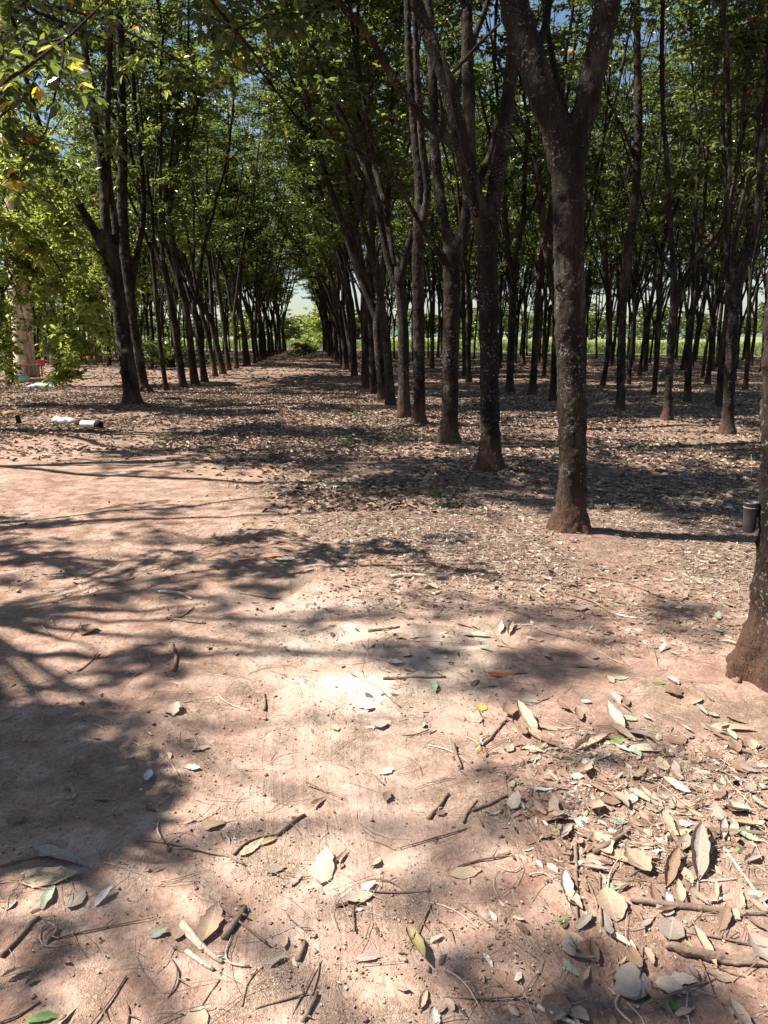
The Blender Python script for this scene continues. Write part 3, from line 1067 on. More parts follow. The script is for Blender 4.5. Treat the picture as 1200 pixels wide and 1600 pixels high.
def edge_tree(label, base, hb, r0, boughs, seed, k=5, leaf=0.125, extra_top=True, H=11, ntw=120, group=None, whd=0.5, spread=0.35, zl=None, lm=None, old=0.015):
    """tree whose listed boughs (world points) hang leaf sprays along their outer half"""
    rng = random.Random(seed)
    rs = np.random.RandomState(seed)
    b = Vector((base[0], base[1], float(gz(base[0], base[1]))))
    root = empty('rubber_tree', b)
    tag(root, label, 'tree', group)
    mb = MB()
    pts = [Vector((0, 0, -0.15)), Vector((0.02, 0, 0.1)), Vector((0.04, 0.03, 1.2)), Vector((-0.02, 0.04, 2.4)), Vector((0.03, 0, hb))]
    P, ra = resample(pts, [r0 * 1.5, r0 * 1.15, r0, r0 * 0.95, r0 * 0.9], 0.2)
    mb.tube(P, ra, 14, 0, True, 0.05, rng)
    attach, polys = [], []
    top = P[-1]
    for j in range(3):
        az = j * 2.1 + rng.random()
        grow(rng, top - Vector((0, 0, 0.2)), Vector((math.cos(az) * 0.4, math.sin(az) * 0.4, 1)), r0 * 0.6, H, polys, attach, zl or hb + 1.0)
    for PP, r_, dp in polys:
        mb.tube(PP, r_, 8, 0, False)
    tw = MB()
    wh = []
    for bg_ in boughs:
        bp, dens, rr = bg_[:3]
        fr0 = bg_[3] if len(bg_) > 3 else 0.35
        PP = [top - Vector((0, 0, 0.3))] + [Vector(q) - b for q in bp]
        Q = bough(tw, rng, PP, rr, 0.006)
        m = len(Q)
        a2 = [(q, (Q[min(m - 1, i + 1)] - Q[max(0, i - 1)]).normalized(), 0.01) for i, q in enumerate(Q) if i > m * fr0]
        for _ in range(dens):
            p, d, r_ = a2[int(rng.random() * len(a2))]
            az = rng.random() * 6.28
            v = (d * 0.5 + Vector((math.cos(az), math.sin(az), rng.uniform(-0.9, 0.5)))).normalized()
            L = rng.uniform(0.3, 1.0) * whd * 2
            q = p.copy()
            tp = [q.copy()]
            for _k in range(4):
                v = (v + Vector((rng.gauss(0, .15), rng.gauss(0, .15), -0.14))).normalized()
                q = q + v * L / 4
                if q.z + b.z < 0.25:
                    q.z = 0.25
                tp.append(q.copy())
            tw.tube(tp, [0.006, 0.005, 0.004, 0.003, 0.002], 3, 1, False)
            for z in tp[1:]:
                wh.append(tuple(z))
    if extra_top and ntw:
        add_twigs(rng, tw, attach, ntw, wh, 1)
    link_mesh('trunk', mb.mesh('trunk', [M['bark']]), root)
    link_mesh('crown', crown_mesh('crown', tw, wh, rs, k, leaf, M[lm] if lm else None, droop=0.6, old_frac=old), root)
    return root


# low leafy tree left of the first left-hand bole, its boughs hang almost to the ground
edge_tree('low leafy tree at the left edge with sunlit boughs hanging to the ground', (-10.3, 17.2), 2.6, 0.11, [
    ([at(-40, 330, 16.8), at(60, 380, 16.2), at(105, 450, 16.0), at(120, 540, 15.9)], 40, 0.025),
    ([at(-40, 380, 17.0), at(50, 420, 17.0), at(88, 500, 16.8), at(100, 580, 16.7)], 42, 0.025),
    ([at(-60, 420, 17.3), at(-20, 450, 17.5), at(-5, 520, 17.4), at(5, 570, 17.4)], 24, 0.02),
    ([at(-60, 380, 16.5), at(0, 400, 16.6), at(30, 470, 16.6), at(44, 535, 16.6)], 9, 0.02),
    ([at(-60, 280, 16.5), at(-10, 290, 16.6), at(20, 350, 16.6), at(28, 420, 16.6)], 4, 0.02),
    ([at(-40, 250, 16.0), at(60, 300, 15.8), at(115, 380, 15.7), at(135, 460, 15.6)], 34, 0.025),
    ([at(-40, 200, 17.0), at(60, 280, 18.0), at(100, 380, 18.8), at(130, 460, 19.3)], 34, 0.025),
    ([at(-40, 150, 15.0), at(40, 200, 15.6), at(90, 260, 15.8), at(110, 330, 16)], 26, 0.025),
], 41, k=5, leaf=0.13, H=8.0, ntw=20, whd=0.36, lm='sun_leaf')
# a second one farther back fills the view between
edge_tree('bushy tree behind the low leafy one, between the pale trunk and the left-hand row', (-11.8, 24.5), 3.0, 0.12, [
    ([at(60, 380, 24), at(110, 420, 23.5), at(150, 480, 23.5), at(160, 520, 23.5)], 60, 0.03),
    ([at(80, 330, 25), at(150, 360, 24.5), at(200, 420, 24.5), at(205, 470, 24.5)], 60, 0.03),
    ([at(40, 300, 25), at(100, 300, 25.5), at(150, 360, 26), at(170, 440, 26)], 60, 0.03),
], 42, k=5, leaf=0.13, H=10.5, ntw=70, lm='sun_leaf')
# the trees out of the frame on the left: their twigs hang into the top left corner, unseen boughs are added to shade the open earth
def over(px, py, h):
    """point at height h whose shade falls on the ground at this spot"""
    g = gnd(px, py)
    return g + SD * (h / SD.z)


edge_tree('near tree whose bare twigs and yellowing leaves hang into the top left corner', (-5.1, 4.25), 3.6, 0.10, [
    ([at(-160, 220, 5.3), at(0, 132, 5.0), at(60, 92, 4.9), at(110, 55, 4.8), at(170, -5, 4.7)], 4, 0.016),
    ([at(-150, 120, 5.4), at(40, 82, 5.6), at(100, 60, 5.5), at(88, 140, 5.4), at(72, 205, 5.4), at(30, 270, 5.3)], 7, 0.011),
    ([at(-160, 230, 5.6), at(0, 182, 5.6), at(40, 150, 5.5), at(60, 115, 5.5)], 4, 0.009),
    ([at(-160, 260, 5.8), at(-30, 270, 5.8), at(10, 290, 5.7), at(40, 310, 5.7)], 6, 0.012),
    ([over(-100, 1120, 4.3), over(20, 1150, 4.1), over(100, 1185, 3.9), over(150, 1230, 3.7)], 60, 0.024, 0.55),
    ([over(-100, 1230, 4.0), over(0, 1240, 3.8), over(80, 1270, 3.6), over(130, 1285, 3.4)], 60, 0.024, 0.55),
    ([over(100, 1290, 8.0), over(380, 1282, 9.2), over(560, 1278, 9.6), over(760, 1272, 9.8)], 0, 0.06, 0.45),
    ([over(300, 1640, 8.0), over(900, 1640, 9.0), over(1060, 1620, 9.4)], 4, 0.035, 0.95),
    ([over(-600, 1500, 5.0), over(-350, 1510, 5.3), over(-170, 1510, 5.5)], 14, 0.03, 0.78),
    ([over(200, 1115, 9.0), over(480, 1108, 10.0), over(720, 1118, 10.6)], 5, 0.03, 0.55),
    ([over(200, 1400, 9.0), over(520, 1408, 10.0), over(800, 1395, 10.6)], 1, 0.03, 0.8),
    ([over(500, 1560, 9.5), over(760, 1555, 10.4), over(1060, 1580, 11.0)], 2, 0.03, 0.9),
    ([over(600, 960, 9.0), over(820, 950, 10.0), over(1080, 965, 11.0)], 9, 0.03, 0.65),
    ([over(700, 1030, 9.5), over(900, 1040, 10.4), over(1080, 1050, 11.0)], 9, 0.03, 0.75),
    ([over(400, 1215, 8.5), over(800, 1205, 9.6), over(1000, 1190, 10.0)], 2, 0.02, 0.9),
    ([over(0, 1010, 5.0), over(200, 1015, 6.4), over(500, 1014, 7.6), over(880, 1022, 9.0)], 5, 0.075),
], 43, k=4, leaf=0.10, H=4.3, ntw=0, extra_top=False, whd=0.20, old=0.10)
edge_tree('second tree outside the left edge, known by the boughs it reaches over the open ground', (-6.3, 6.2), 3.2, 0.12, [
    ([over(-60, 870, 5.0), over(150, 868, 6.0), over(380, 880, 7.5), over(480, 890, 8.0)], 14, 0.06),
    ([over(0, 810, 5.0), over(160, 800, 6.0), over(330, 790, 7.0)], 9, 0.03),
    ([over(-100, 945, 7.0), over(100, 940, 8.0), over(340, 950, 8.8)], 8, 0.035, 0.6),
    ([over(-100, 845, 8.0), over(150, 842, 9.0), over(420, 850, 10)], 8, 0.035, 0.5),
    ([at(-100, -40, 8), at(60, 20, 8.2), at(160, 60, 8.4), at(260, 90, 8.6)], 5, 0.03),
], 44, k=4, leaf=0.12, H=6.5, ntw=0, extra_top=False)
edge_tree('slender unseen tree added for shade outside the left edge, one leafy bough across the top left', (-7.4, 9.2), 3.6, 0.12, [
    ([at(-100, 10, 9.4), at(80, 10, 9.6), at(220, 60, 9.8), at(330, 130, 10.0)], 9, 0.03),
], 46, k=5, leaf=0.12, H=13.5, ntw=110, zl=8.0)  # unseen tree added so its high crown shades the plantation floor
edge_tree('leafy tree outside the left edge with dark boughs high above the open ground', (-8.6, 12.5), 3.4, 0.13, [
    ([at(-60, 60, 12.6), at(60, 90, 12.6), at(140, 140, 12.8), at(190, 200, 13)], 18, 0.03),
    ([at(-60, 130, 12.6), at(0, 190, 12.8), at(60, 230, 13.2), at(110, 250, 13.4)], 16, 0.03),
    ([at(-100, -40, 13), at(120, -10, 13.4), at(220, 30, 13.8), at(330, 90, 14.2)], 20, 0.03),
], 45, k=5, leaf=0.13, H=13.5, ntw=90, zl=8.5)
# low sprays over the avenue
# ------------------------------------------------------------------ big pale trunk on the left
def pale_tree():
    b = gnd(38, 590)
    rng = random.Random(5)
    root = empty('pale_barked_tree', (b.x, b.y, float(gz(b.x, b.y))))
    tag(root, 'thick smooth whitish trunk rising behind the hanging leaves at the left edge', 'tree')
    mb = MB()
    pts = [at(42, 600, b.y) - b, at(38, 560, b.y) - b, at(32, 480, b.y) - b, at(26, 400, b.y) - b, at(20, 300, b.y) - b, at(14, 150, b.y) - b, at(8, 0, b.y) - b]
    pts[0].z = -0.2
    rr = b.y / 2400
    P, ra = resample(pts, [38 * rr, 31 * rr, 27 * rr, 25 * rr, 23 * rr, 20 * rr, 17 * rr], 0.3)
    mb.tube(P, ra, 20, 0, True, 0.03, rng)
    attach, polys = [], []
    for j in range(4):
        az = j * 1.6
        grow(rng, P[-1] - Vector((0, 0, .3)), Vector((math.cos(az) * .6, math.sin(az) * .6, 1)), 0.14, 19, polys, attach, 12.5)
    for PP, r_, dp in polys:
        mb.tube(PP, r_, 8, 0, False)
    link_mesh('trunk', mb.mesh('trunk', [M['pale_bark']]), root)
    tw = MB()
    wh = []
    add_twigs(rng, tw, attach, 160, wh, 1, long=1.8)
    link_mesh('crown', crown_mesh('crown', tw, wh, np.random.RandomState(5), 4, 0.16), root)


pale_tree()

# ------------------------------------------------------------------ ground sheet
def graded(lo, hi, fine_lo, fine_hi, st, gr=1.07):
    a = [fine_lo]
    d = st
    while a[-1] > lo:
        d *= gr
        a.append(a[-1] - d)
    a = a[::-1]
    b = list(np.arange(fine_lo + st, fine_hi, st))
    c = [fine_hi]
    d = st
    while c[-1] < hi:
        d *= gr
        c.append(c[-1] + d)
    return np.array(a + b + c)


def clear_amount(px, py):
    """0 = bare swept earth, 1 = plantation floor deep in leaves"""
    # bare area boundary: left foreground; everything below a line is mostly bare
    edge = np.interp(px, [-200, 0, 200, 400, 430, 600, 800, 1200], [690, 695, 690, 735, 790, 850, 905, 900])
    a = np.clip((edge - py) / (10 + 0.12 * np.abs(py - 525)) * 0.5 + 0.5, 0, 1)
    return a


gx = graded(-900, 900, -3.4, 3.6, 0.022)
gy = graded(-60, 2500, 1.0, 7.6, 0.022)
X, Y = np.meshgrid(gx, gy)
Z = gz(X, Y)
nx, ny = len(gx), len(gy)
idx = np.arange(nx * ny).reshape(ny, nx)
Fg = np.stack([idx[:-1, :-1], idx[:-1, 1:], idx[1:, 1:], idx[1:, :-1]], -1).reshape(-1, 4)
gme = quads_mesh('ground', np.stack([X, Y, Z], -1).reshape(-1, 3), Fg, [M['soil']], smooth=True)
PX, PY = proj(X, Y, 0 * Z)
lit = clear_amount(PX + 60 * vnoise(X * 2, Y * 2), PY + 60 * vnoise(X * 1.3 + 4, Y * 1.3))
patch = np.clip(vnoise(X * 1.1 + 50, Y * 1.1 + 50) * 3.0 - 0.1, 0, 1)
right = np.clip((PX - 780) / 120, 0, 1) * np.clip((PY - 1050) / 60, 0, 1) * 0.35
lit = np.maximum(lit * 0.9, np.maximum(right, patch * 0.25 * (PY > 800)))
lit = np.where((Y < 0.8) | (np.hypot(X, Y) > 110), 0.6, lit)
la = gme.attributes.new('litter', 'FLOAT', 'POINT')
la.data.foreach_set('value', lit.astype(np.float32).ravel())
c_ = X + 0.10 * Y
trk = np.maximum(np.exp(-((c_ + 0.05) / 0.32) ** 2), np.maximum(np.exp(-((c_ - 0.75) / 0.16) ** 2) * 0.8, np.exp(-((c_ + 1.0) / 0.2) ** 2) * 0.4)) * np.exp(-((Y - 2.4) / 1.9) ** 2)
trk = trk * np.clip(0.8 + 1.5 * vnoise(X * 1.9 + 3, Y * 1.1 + 6), 0, 1)
sun_pale = np.exp(-((c_ + 0.0 - 0.05 * Y) / 0.62) ** 2) * np.exp(-((Y - 3.6) / 0.75) ** 2) + 0.25 * np.exp(-((c_ + 0.05) / 0.4) ** 2) * np.exp(-((Y - 2.2) / 1.0) ** 2)  # bright sun patch painted into the soil colour, plus the paler trodden path
sun_pale = np.clip(sun_pale * (0.85 + 1.6 * vnoise(X * 1.6 + 11, Y * 1.6 + 5) + 0.8 * vnoise(X * 5 + 1, Y * 5 + 2)), 0, 1) * 0.72 * (1 - lit)
spa_ = gme.attributes.new('sun_and_path', 'FLOAT', 'POINT')
spa_.data.foreach_set('value', sun_pale.astype(np.float32).ravel())
ta_ = gme.attributes.new('track', 'FLOAT', 'POINT')
ta_.data.foreach_set('value', trk.astype(np.float32).ravel())
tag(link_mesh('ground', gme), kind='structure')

# ------------------------------------------------------------------ green field beyond the plantation
fv = [rowpos(-400, 98), rowpos(-20, 96), rowpos(-4, 95), rowpos(6, 88), rowpos(20, 66), rowpos(45, 38), rowpos(600, 20), rowpos(900, 900), rowpos(-900, 900)]
fm = MB()
fm.v = [(p.x, p.y, 0.06) for p in fv]
fm.f = [tuple(range(len(fv)))]
fm.m = [0]
M['field_soil'] = mat_plain('meadow', (0.14, 0.17, 0.06), (0.30, 0.31, 0.14), 0.35, 0.9, 0.3, 0.1)
tag(link_mesh('grass_field', fm.mesh('grass_field', [M['field_soil']], False)), kind='structure')
rs = np.random.RandomState(3)
n = 52000
td = rs.uniform(-60, 60, n)
ts = rs.exponential(22, n) + 0.5
e0 = np.interp(td, [-60, -20, -4, 6, 20, 45, 60], [98, 96, 95, 88, 68, 38, 36])
ss = e0 + ts
gxp = RN.x * td + RD.x * ss
gyp = RN.y * td + RD.y * ss
P = np.stack([gxp, gyp, np.full(n, 0.03)], 1)
D = np.stack([rs.normal(0, .35, n), rs.normal(0, .35, n), np.ones(n)], 1)
N = rs.randn(n, 3)
L = rs.uniform(0.35, 0.95, n)
V, F = leaf_quads(P, D, N, L, L * 0.14, 0.1, 0.25)
gm = quads_mesh('tall_grass', V, F, [M['field']], np.repeat(rs.rand(n), 2))
tag(link_mesh('tall_grass', gm), 'bright green grass growing over the field beyond the last trees', 'grass', kind='stuff')

# hills on the horizon
hm = MB()
ks = 60
for i in range(ks + 1):
    a = R(-70 + 140 * i / ks)
    h = 16 + 26 * (float(vnoise(np.array([i * 0.23 + 4]), np.array([1.5]))[0]) + 0.5) + 9 * float(vnoise(np.array([i * 0.9]), np.array([9.5]))[0])
    for (dist, hh) in ((1500, -2), (1600, h * 0.6), (1760, h), (1950, h * 0.5), (2100, -2)):
        hm.v.append((math.sin(a) * dist, math.cos(a) * dist, hh))
for i in range(ks):
    for j in range(4):
        q = i * 5 + j
        hm.f.append((q, q + 5, q + 6, q + 1))
        hm.m.append(0)
tag(link_mesh('hills', hm.mesh('hills', [M['hills']])), kind='structure')


# ------------------------------------------------------------------ shrubs and far trees
def blob_plant(name, label, cat, pos, rx, rz, nwh, seed, leaf=0.13, h0=0.1, stems=7, group=None, k=4):
    rng = random.Random(seed)
    rs = np.random.RandomState(seed)
    b = Vector((pos[0], pos[1], float(gz(pos[0], pos[1]))))
    root = empty(name, b)
    tag(root, label, cat, group)
    mb = MB()
    wh = []
    cl = [(rng.gauss(0, rx * 0.45), rng.gauss(0, rx * 0.45), h0 + rz * rng.uniform(0.25, 0.95)) for _ in range(stems)]
    sm = MB()
    for c in cl:
        Pq = [Vector((c[0] * 0.1, c[1] * 0.1, -0.05)), Vector((c[0] * 0.3, c[1] * 0.3, c[2] * 0.45)), Vector((c[0] * 0.75, c[1] * 0.75, c[2] * 0.8)), Vector(c)]
        sm.tube(Pq, [0.03 * rx, 0.022 * rx, 0.014 * rx, 0.006 * rx], 5, 0, False)
        for _ in range(nwh // stems):
            r_ = rx * 0.5
            wh.append((c[0] + rng.gauss(0, r_ * 0.6), c[1] + rng.gauss(0, r_ * 0.6), max(0.05, c[2] + rng.gauss(0, rz * 0.16))))
    link_mesh('stems' if cat != 'tree' else 'trunk', sm.mesh('stems', [M['bark']]), root)
    link_mesh('foliage' if cat != 'tree' else 'crown', crown_mesh('foliage', MB(), wh, rs, k, leaf, M['sun_leaf'] if 'dense shrub' in label or 'bright' in label else M['leaf']), root)
    return root


def gpos(px, Y):
    p = at(px, 540, Y)
    return (p.x, Y)


blob_plant('shrub', 'bright yellow-green bush at the far right end of the avenue', 'bush', gpos(507, 94), 1.4, 1.7, 260, 61, 0.2)
blob_plant('shrub', 'small pale green plant just left of the bright bush at the avenue end', 'bush', gpos(476, 90), 0.8, 1.3, 90, 62, 0.2)
blob_plant('far_tree', 'grey-green tree behind the bright bush at the end of the avenue', 'tree', gpos(503, 125), 2.6, 5.0, 300, 63, 0.40)
blob_plant('far_tree', 'low dark tree left of the gap at the end of the avenue', 'tree', gpos(446, 140), 3.0, 4.2, 260, 64, 0.45)
blob_plant('far_tree', 'rounded tree on the far side of the field seen in the avenue gap', 'tree', gpos(474, 260), 6.0, 6.5, 420, 65, 0.7)
blob_plant('brush_pile', 'dark heap of cut brush with a stick, standing in the middle of the far avenue', 'brush pile', gpos(479, 62), 0.9, 0.85, 130, 66, 0.16, 0.0)
blob_plant('shrub', 'small green weed beside the brush heap in the avenue', 'weed', gpos(464, 57), 0.45, 0.5, 40, 67, 0.12, 0.0)
blob_plant('brush_pile', 'long dark heap of brush behind the left-hand row', 'brush pile', gpos(268, 39), 1.9, 1.1, 330, 68, 0.15, 0.0, 9)
blob_plant('shrub', 'green undergrowth bush between the second and third left-hand boles', 'bush', gpos(236, 36), 1.0, 1.2, 160, 69, 0.13, 0.0)
for j, (px, Y_) in enumerate([(20, 46), (75, 50), (120, 48)]):
    blob_plant('shrub', ['dense shrub behind the pale trunk', 'dense shrub behind the red box', 'dense shrub at the left end of the stake fence'][j], 'bush', gpos(px, Y_), 2.4, 3.4, 500, 70 + j, 0.16, 0.2, 9)
wr_ = random.Random(12)
for j, (px, py) in enumerate([(470, 640), (540, 700), (395, 668), (330, 705), (620, 690), (880, 720), (1010, 705), (700, 790), (250, 690), (560, 655), (930, 690), (430, 720)]):
    g = gnd(px, py)
    blob_plant('weed', 'tiny green seedling sprouting through the dead leaves of the plantation floor', 'weed', (g.x, g.y), 0.05, 0.10, 6, 200 + j, 0.045, 0.01, 3, 'tiny green seedlings on the plantation floor')
# trees beyond the field along the horizon
fr = random.Random(8)
for j in range(58):
    a = -0.62 + 1.24 * j / 57 + fr.gauss(0, 0.01)
    Yd = fr.uniform(230, 420)
    if -0.125 < a < -0.085:
        continue
    blob_plant('far_tree', 'hazy tree of the distant line beyond the green field', 'tree', (a * Yd, Yd), fr.uniform(7, 12), fr.uniform(7, 13), 230, 90 + j, 1.2, 0.3, 6, 'distant tree line beyond the field', 3)


# ------------------------------------------------------------------ stake fence, red box, small things on the left
def fence():
    rng = random.Random(4)
    a = at(70, 570, 41)
    c = at(215, 566, 44)
    root = empty('stake_fence', (a.x, a.y, 0))
    tag(root, 'rough fence of upright wooden stakes behind the first left-hand bole', 'fence')
    A = Vector((0, 0, 0))
    C = Vector((c.x - a.x, c.y - a.y, 0))
    nst = 30
    for i in range(nst + 1):
        p = A.lerp(C, i / nst)
        h = rng.uniform(1.25, 1.75)
        big = i % 6 == 2
        mb = MB()
        rr = 0.075 if big else rng.uniform(0.022, 0.035)
        ln = rng.gauss(0, 0.03)
        mb.tube([p + Vector((0, 0, -0.1)), p + Vector((ln, 0, h * .5)), p + Vector((ln * 2, 0, h + (0.25 if big else 0)))], [rr, rr * 0.9, rr * 0.8], 7, 0, True, 0.1, rng)
        link_mesh('post' if big else 'stake', mb.mesh('stake', [M['pale_twig'] if big else M['twig']]), root)
    for z in (0.5, 1.25):
        mb = MB()
        mb.tube([A + Vector((0, -0.06, z)), A.lerp(C, .5) + Vector((0, -0.06, z + 0.04)), C + Vector((0, -0.06, z))], [0.03, 0.028, 0.03], 6)
        link_mesh('rail', mb.mesh('rail', [M['post']]), root)


fence()


def red_box():
    g = gnd(66, 588)
    root = empty('red_box_on_post', (g.x, g.y, 0))
    root.scale = (0.7, 0.7, 0.85)
    tag(root, 'small red box on a wooden post beside the pale trunk', 'box')
    mb = MB()
    mb.tube([Vector((0, 0, -0.1)), Vector((0.0, 0, 0.48))], [0.05, 0.045], 8)
    link_mesh('post', mb.mesh('post', [M['rust']]), root)
    mb = MB()
    mb.box((0, 0, 0.58), (0.34, 0.22, 0.24))
    o = link_mesh('box', mb.mesh('box', [M['red']], False), root)
    bv = o.modifiers.new('b', 'BEVEL')
    bv.width = 0.02
    mb = MB()
    mb.box((0, 0, 0.71), (0.38, 0.26, 0.025))
    link_mesh('lid', mb.mesh('lid', [M['red']], False), root)


red_box()


def low_rail():
    g = gnd(48, 591)
    root = empty('low_rail', (g.x, g.y, 0))
    tag(root, 'low rusty-brown wooden rail on short posts at the foot of the pale trunk', 'rail')
    for x in (-0.75, -0.15, 0.3):
        mb = MB()
        mb.box((x, 0, 0.2), (0.08, 0.08, 0.5))
        link_mesh('post', mb.mesh('post', [M['rust']], False), root)
    mb = MB()
    mb.box((-0.22, 0.0, 0.475), (1.35, 0.1, 0.05))
    link_mesh('rail', mb.mesh('rail', [M['rust']], False), root)
    g2 = gnd(28, 598)
    mb = MB()
    mb.tube([Vector((-1.3, 0, 0.08)), Vector((0, 0.05, 0.1)), Vector((1.6, 0.25, 0.08))], [0.07, 0.08, 0.06], 9, 0, True, 0.15, random.Random(2))
    o = link_mesh('fallen_pole', mb.mesh('fallen_pole', [M['twig']]), None, (g2.x, g2.y, 0))
    tag(o, 'dark pole lying on the ground in front of the low rail', 'pole')


low_rail()


def lathe(mb, prof, n=20, mi=0, axis='Z', M4=None):
    b = len(mb.v)
    for (r, z) in prof:
        for j in range(n):
            a = 6.28318 * j / n
            p = Vector((r * math.cos(a), r * math.sin(a), z))
            if M4 is not None:
                p = M4 @ p
            mb.v.append(tuple(p))
    for i in range(len(prof) - 1):
        for j in range(n):
            j2 = (j + 1) % n
            mb.f.append((b + i * n + j, b + i * n + j2, b + (i + 1) * n + j2, b + (i + 1) * n + j))
            mb.m.append(mi)


def tapping_cup():
    """black cup wired to the bole of the nearest tree"""
    c = at(1172, 808, 3.22)
    root = empty('tapping_cup', (c.x, c.y, c.z - 0.068))
    tag(root, 'black plastic latex cup hanging at the left side of the nearest bole', 'cup')
    mb = MB()
    lathe(mb, [(0.0, 0.004), (0.020, 0.002), (0.0245, 0.008), (0.0275, 0.05), (0.0300, 0.125), (0.0325, 0.127), (0.0325, 0.135), (0.0290, 0.135), (0.0265, 0.05), (0.022, 0.012), (0.0, 0.010)], 24)
    link_mesh('cup', mb.mesh('cup', [M['black']]), root)
    mb = MB()
    pts = []
    for i in range(13):
        a = i / 12 * math.pi * 2
        pts.append(Vector((0.031 * math.cos(a), 0.031 * math.sin(a), 0.112)))
    mb.tube(pts, [0.0012] * 13, 5)
    mb.tube([Vector((0.03, 0.0, 0.112)), Vector((0.06, -0.01, 0.12)), Vector((0.10, -0.03, 0.118))], [0.0012] * 3, 5)
    link_mesh('wire', mb.mesh('wire', [M['stone']]), root)
    # one more on a tree in the second row
    c = at(1033, 615, 22.6)
    mb = MB()
    lathe(mb, [(0.0, 0.0), (0.07, 0.0), (0.085, 0.2), (0.09, 0.26), (0.08, 0.26), (0.07, 0.02), (0.0, 0.02)], 16)
    o = link_mesh('tapping_cup', mb.mesh('cup', [M['black']]), None, (c.x - 0.02, c.y, 0.28))
    tag(o, 'small dark pail beside the foot of the slim tree left of the red-footed one', 'pail')


tapping_cup()


def small_left():
    # crumpled white sack
    g = gnd(102, 664)
    rs_ = np.random.RandomState(2)
    mb = MB()
    pts = [Vector((-0.28, 0.05, 0.09)), Vector((-0.2, 0.04, 0.12)), Vector((-0.08, 0.02, 0.085)), Vector((0.05, 0, 0.11)), Vector((0.17, -0.03, 0.075)), Vector((0.24, -0.04, 0.05))]
    P, ra = resample(pts, [0.02, 0.09, 0.085, 0.10, 0.08, 0.02], 0.03)
    rr = random.Random(3)
    mb.tube(P, ra, 16, 0, True, 0.28, rr)
    o = link_mesh('crumpled_sack', mb.mesh('sack', [M['white']]), None, (g.x, g.y, float(gz(g.x, g.y)) - 0.02))
    o.scale = (0.85, 0.9, 0.6)
    tag(o, 'crumpled white plastic sack lying in the leaves, left of the white tube', 'sack')
    g = gnd(141, 671)
    root = empty('white_tube', (g.x, g.y, float(gz(g.x, g.y)) + 0.075), R(-22))
    root.scale = (0.72, 0.66, 0.6)
    tag(root, 'short white tube with a dark hollow end lying in the leaves', 'tube')
    mx = Matrix.Rotation(R(90), 4, 'Y')
    mb = MB()
    lathe(mb, [(0.0, -0.24), (0.075, -0.235), (0.085, -0.22), (0.09, 0.05), (0.088, 0.2)], 24, 0, M4=mx)
    link_mesh('sleeve', mb.mesh('sleeve', [M['white']]), root)
    mb = MB()
    lathe(mb, [(0.091, 0.18), (0.094, 0.19), (0.094, 0.32), (0.088, 0.325), (0.07, 0.32), (0.066, 0.1), (0.0, 0.09)], 24, 0, M4=mx)
    link_mesh('dark_end', mb.mesh('dark_end', [M['char']]), root)
    # rust-brown curled bark on a dark stub
    g = gnd(26, 663)
    root = empty('bark_on_stub', (g.x, g.y, float(gz(g.x, g.y)) - 0.02), R(10))
    root.scale = (0.8, 0.8, 0.8)
    tag(root, 'rust-brown curled piece of bark resting on a short dark stub near the left edge', 'bark piece')
    mb = MB()
    mb.tube([Vector((0.06, 0, -0.05)), Vector((0.05, 0, 0.1)), Vector((0.03, 0, 0.2))], [0.06, 0.05, 0.045], 9, 0, True, 0.2, rr)
    link_mesh('stub', mb.mesh('stub', [M['char']]), root)
    mb = MB()
    nn, kk = 9, 8
    for side in (0, 1):
        b = len(mb.v)
        for i in range(nn):
            for j in range(kk):
                u = i / (nn - 1)
                a = math.pi * (0.0 + 0.9 * j / (kk - 1))
                r_ = (0.10 - 0.05 * u) - side * 0.015
                mb.v.append((-0.24 + 0.38 * u, math.cos(a) * r_, 0.2 + math.sin(a) * r_ * 0.9 + 0.05 * math.sin(u * 3)))
        for i in range(nn - 1):
            for j in range(kk - 1):
                q = b + i * kk + j
                mb.f.append((q, q + kk, q + kk + 1, q + 1))
                mb.m.append(0)
    link_mesh('curled_bark', mb.mesh('curled_bark', [M['rust']]), root)
    # pale green bottle and bag
    g = gnd(34, 601)
    mx = Matrix.Rotation(R(80), 4, 'Y')
    mb = MB()
    lathe(mb, [(0.0, 0.0), (0.11, 0.0), (0.13, 0.03), (0.13, 0.3), (0.1, 0.38), (0.04, 0.43), (0.04, 0.48), (0.0, 0.48)], 18, 0, M4=mx)
    o = link_mesh('bottle', mb.mesh('bottle', [M['greenish']]), None, (g.x - 0.2, g.y, 0.14))
    tag(o, 'pale green plastic bottle lying near the left edge in front of the pole', 'bottle')
    g = gnd(64, 606)
    mb = MB()
    P, ra = resample([Vector((-0.4, 0, 0.03)), Vector((-0.1, 0.05, 0.06)), Vector((0.2, 0, 0.05)), Vector((0.45, -0.05, 0.02))], [0.04, 0.1, 0.09, 0.03], 0.06)
    mb.tube(P, ra, 12, 0, True, 0.3, rr)
    o = link_mesh('plastic_bag', mb.mesh('bag', [M['greenish']]), None, (g.x, g.y, float(gz(g.x, g.y)) - 0.02))
    tag(o, 'flattened pale green plastic bag lying on the leaves near the left edge', 'bag')


small_left()


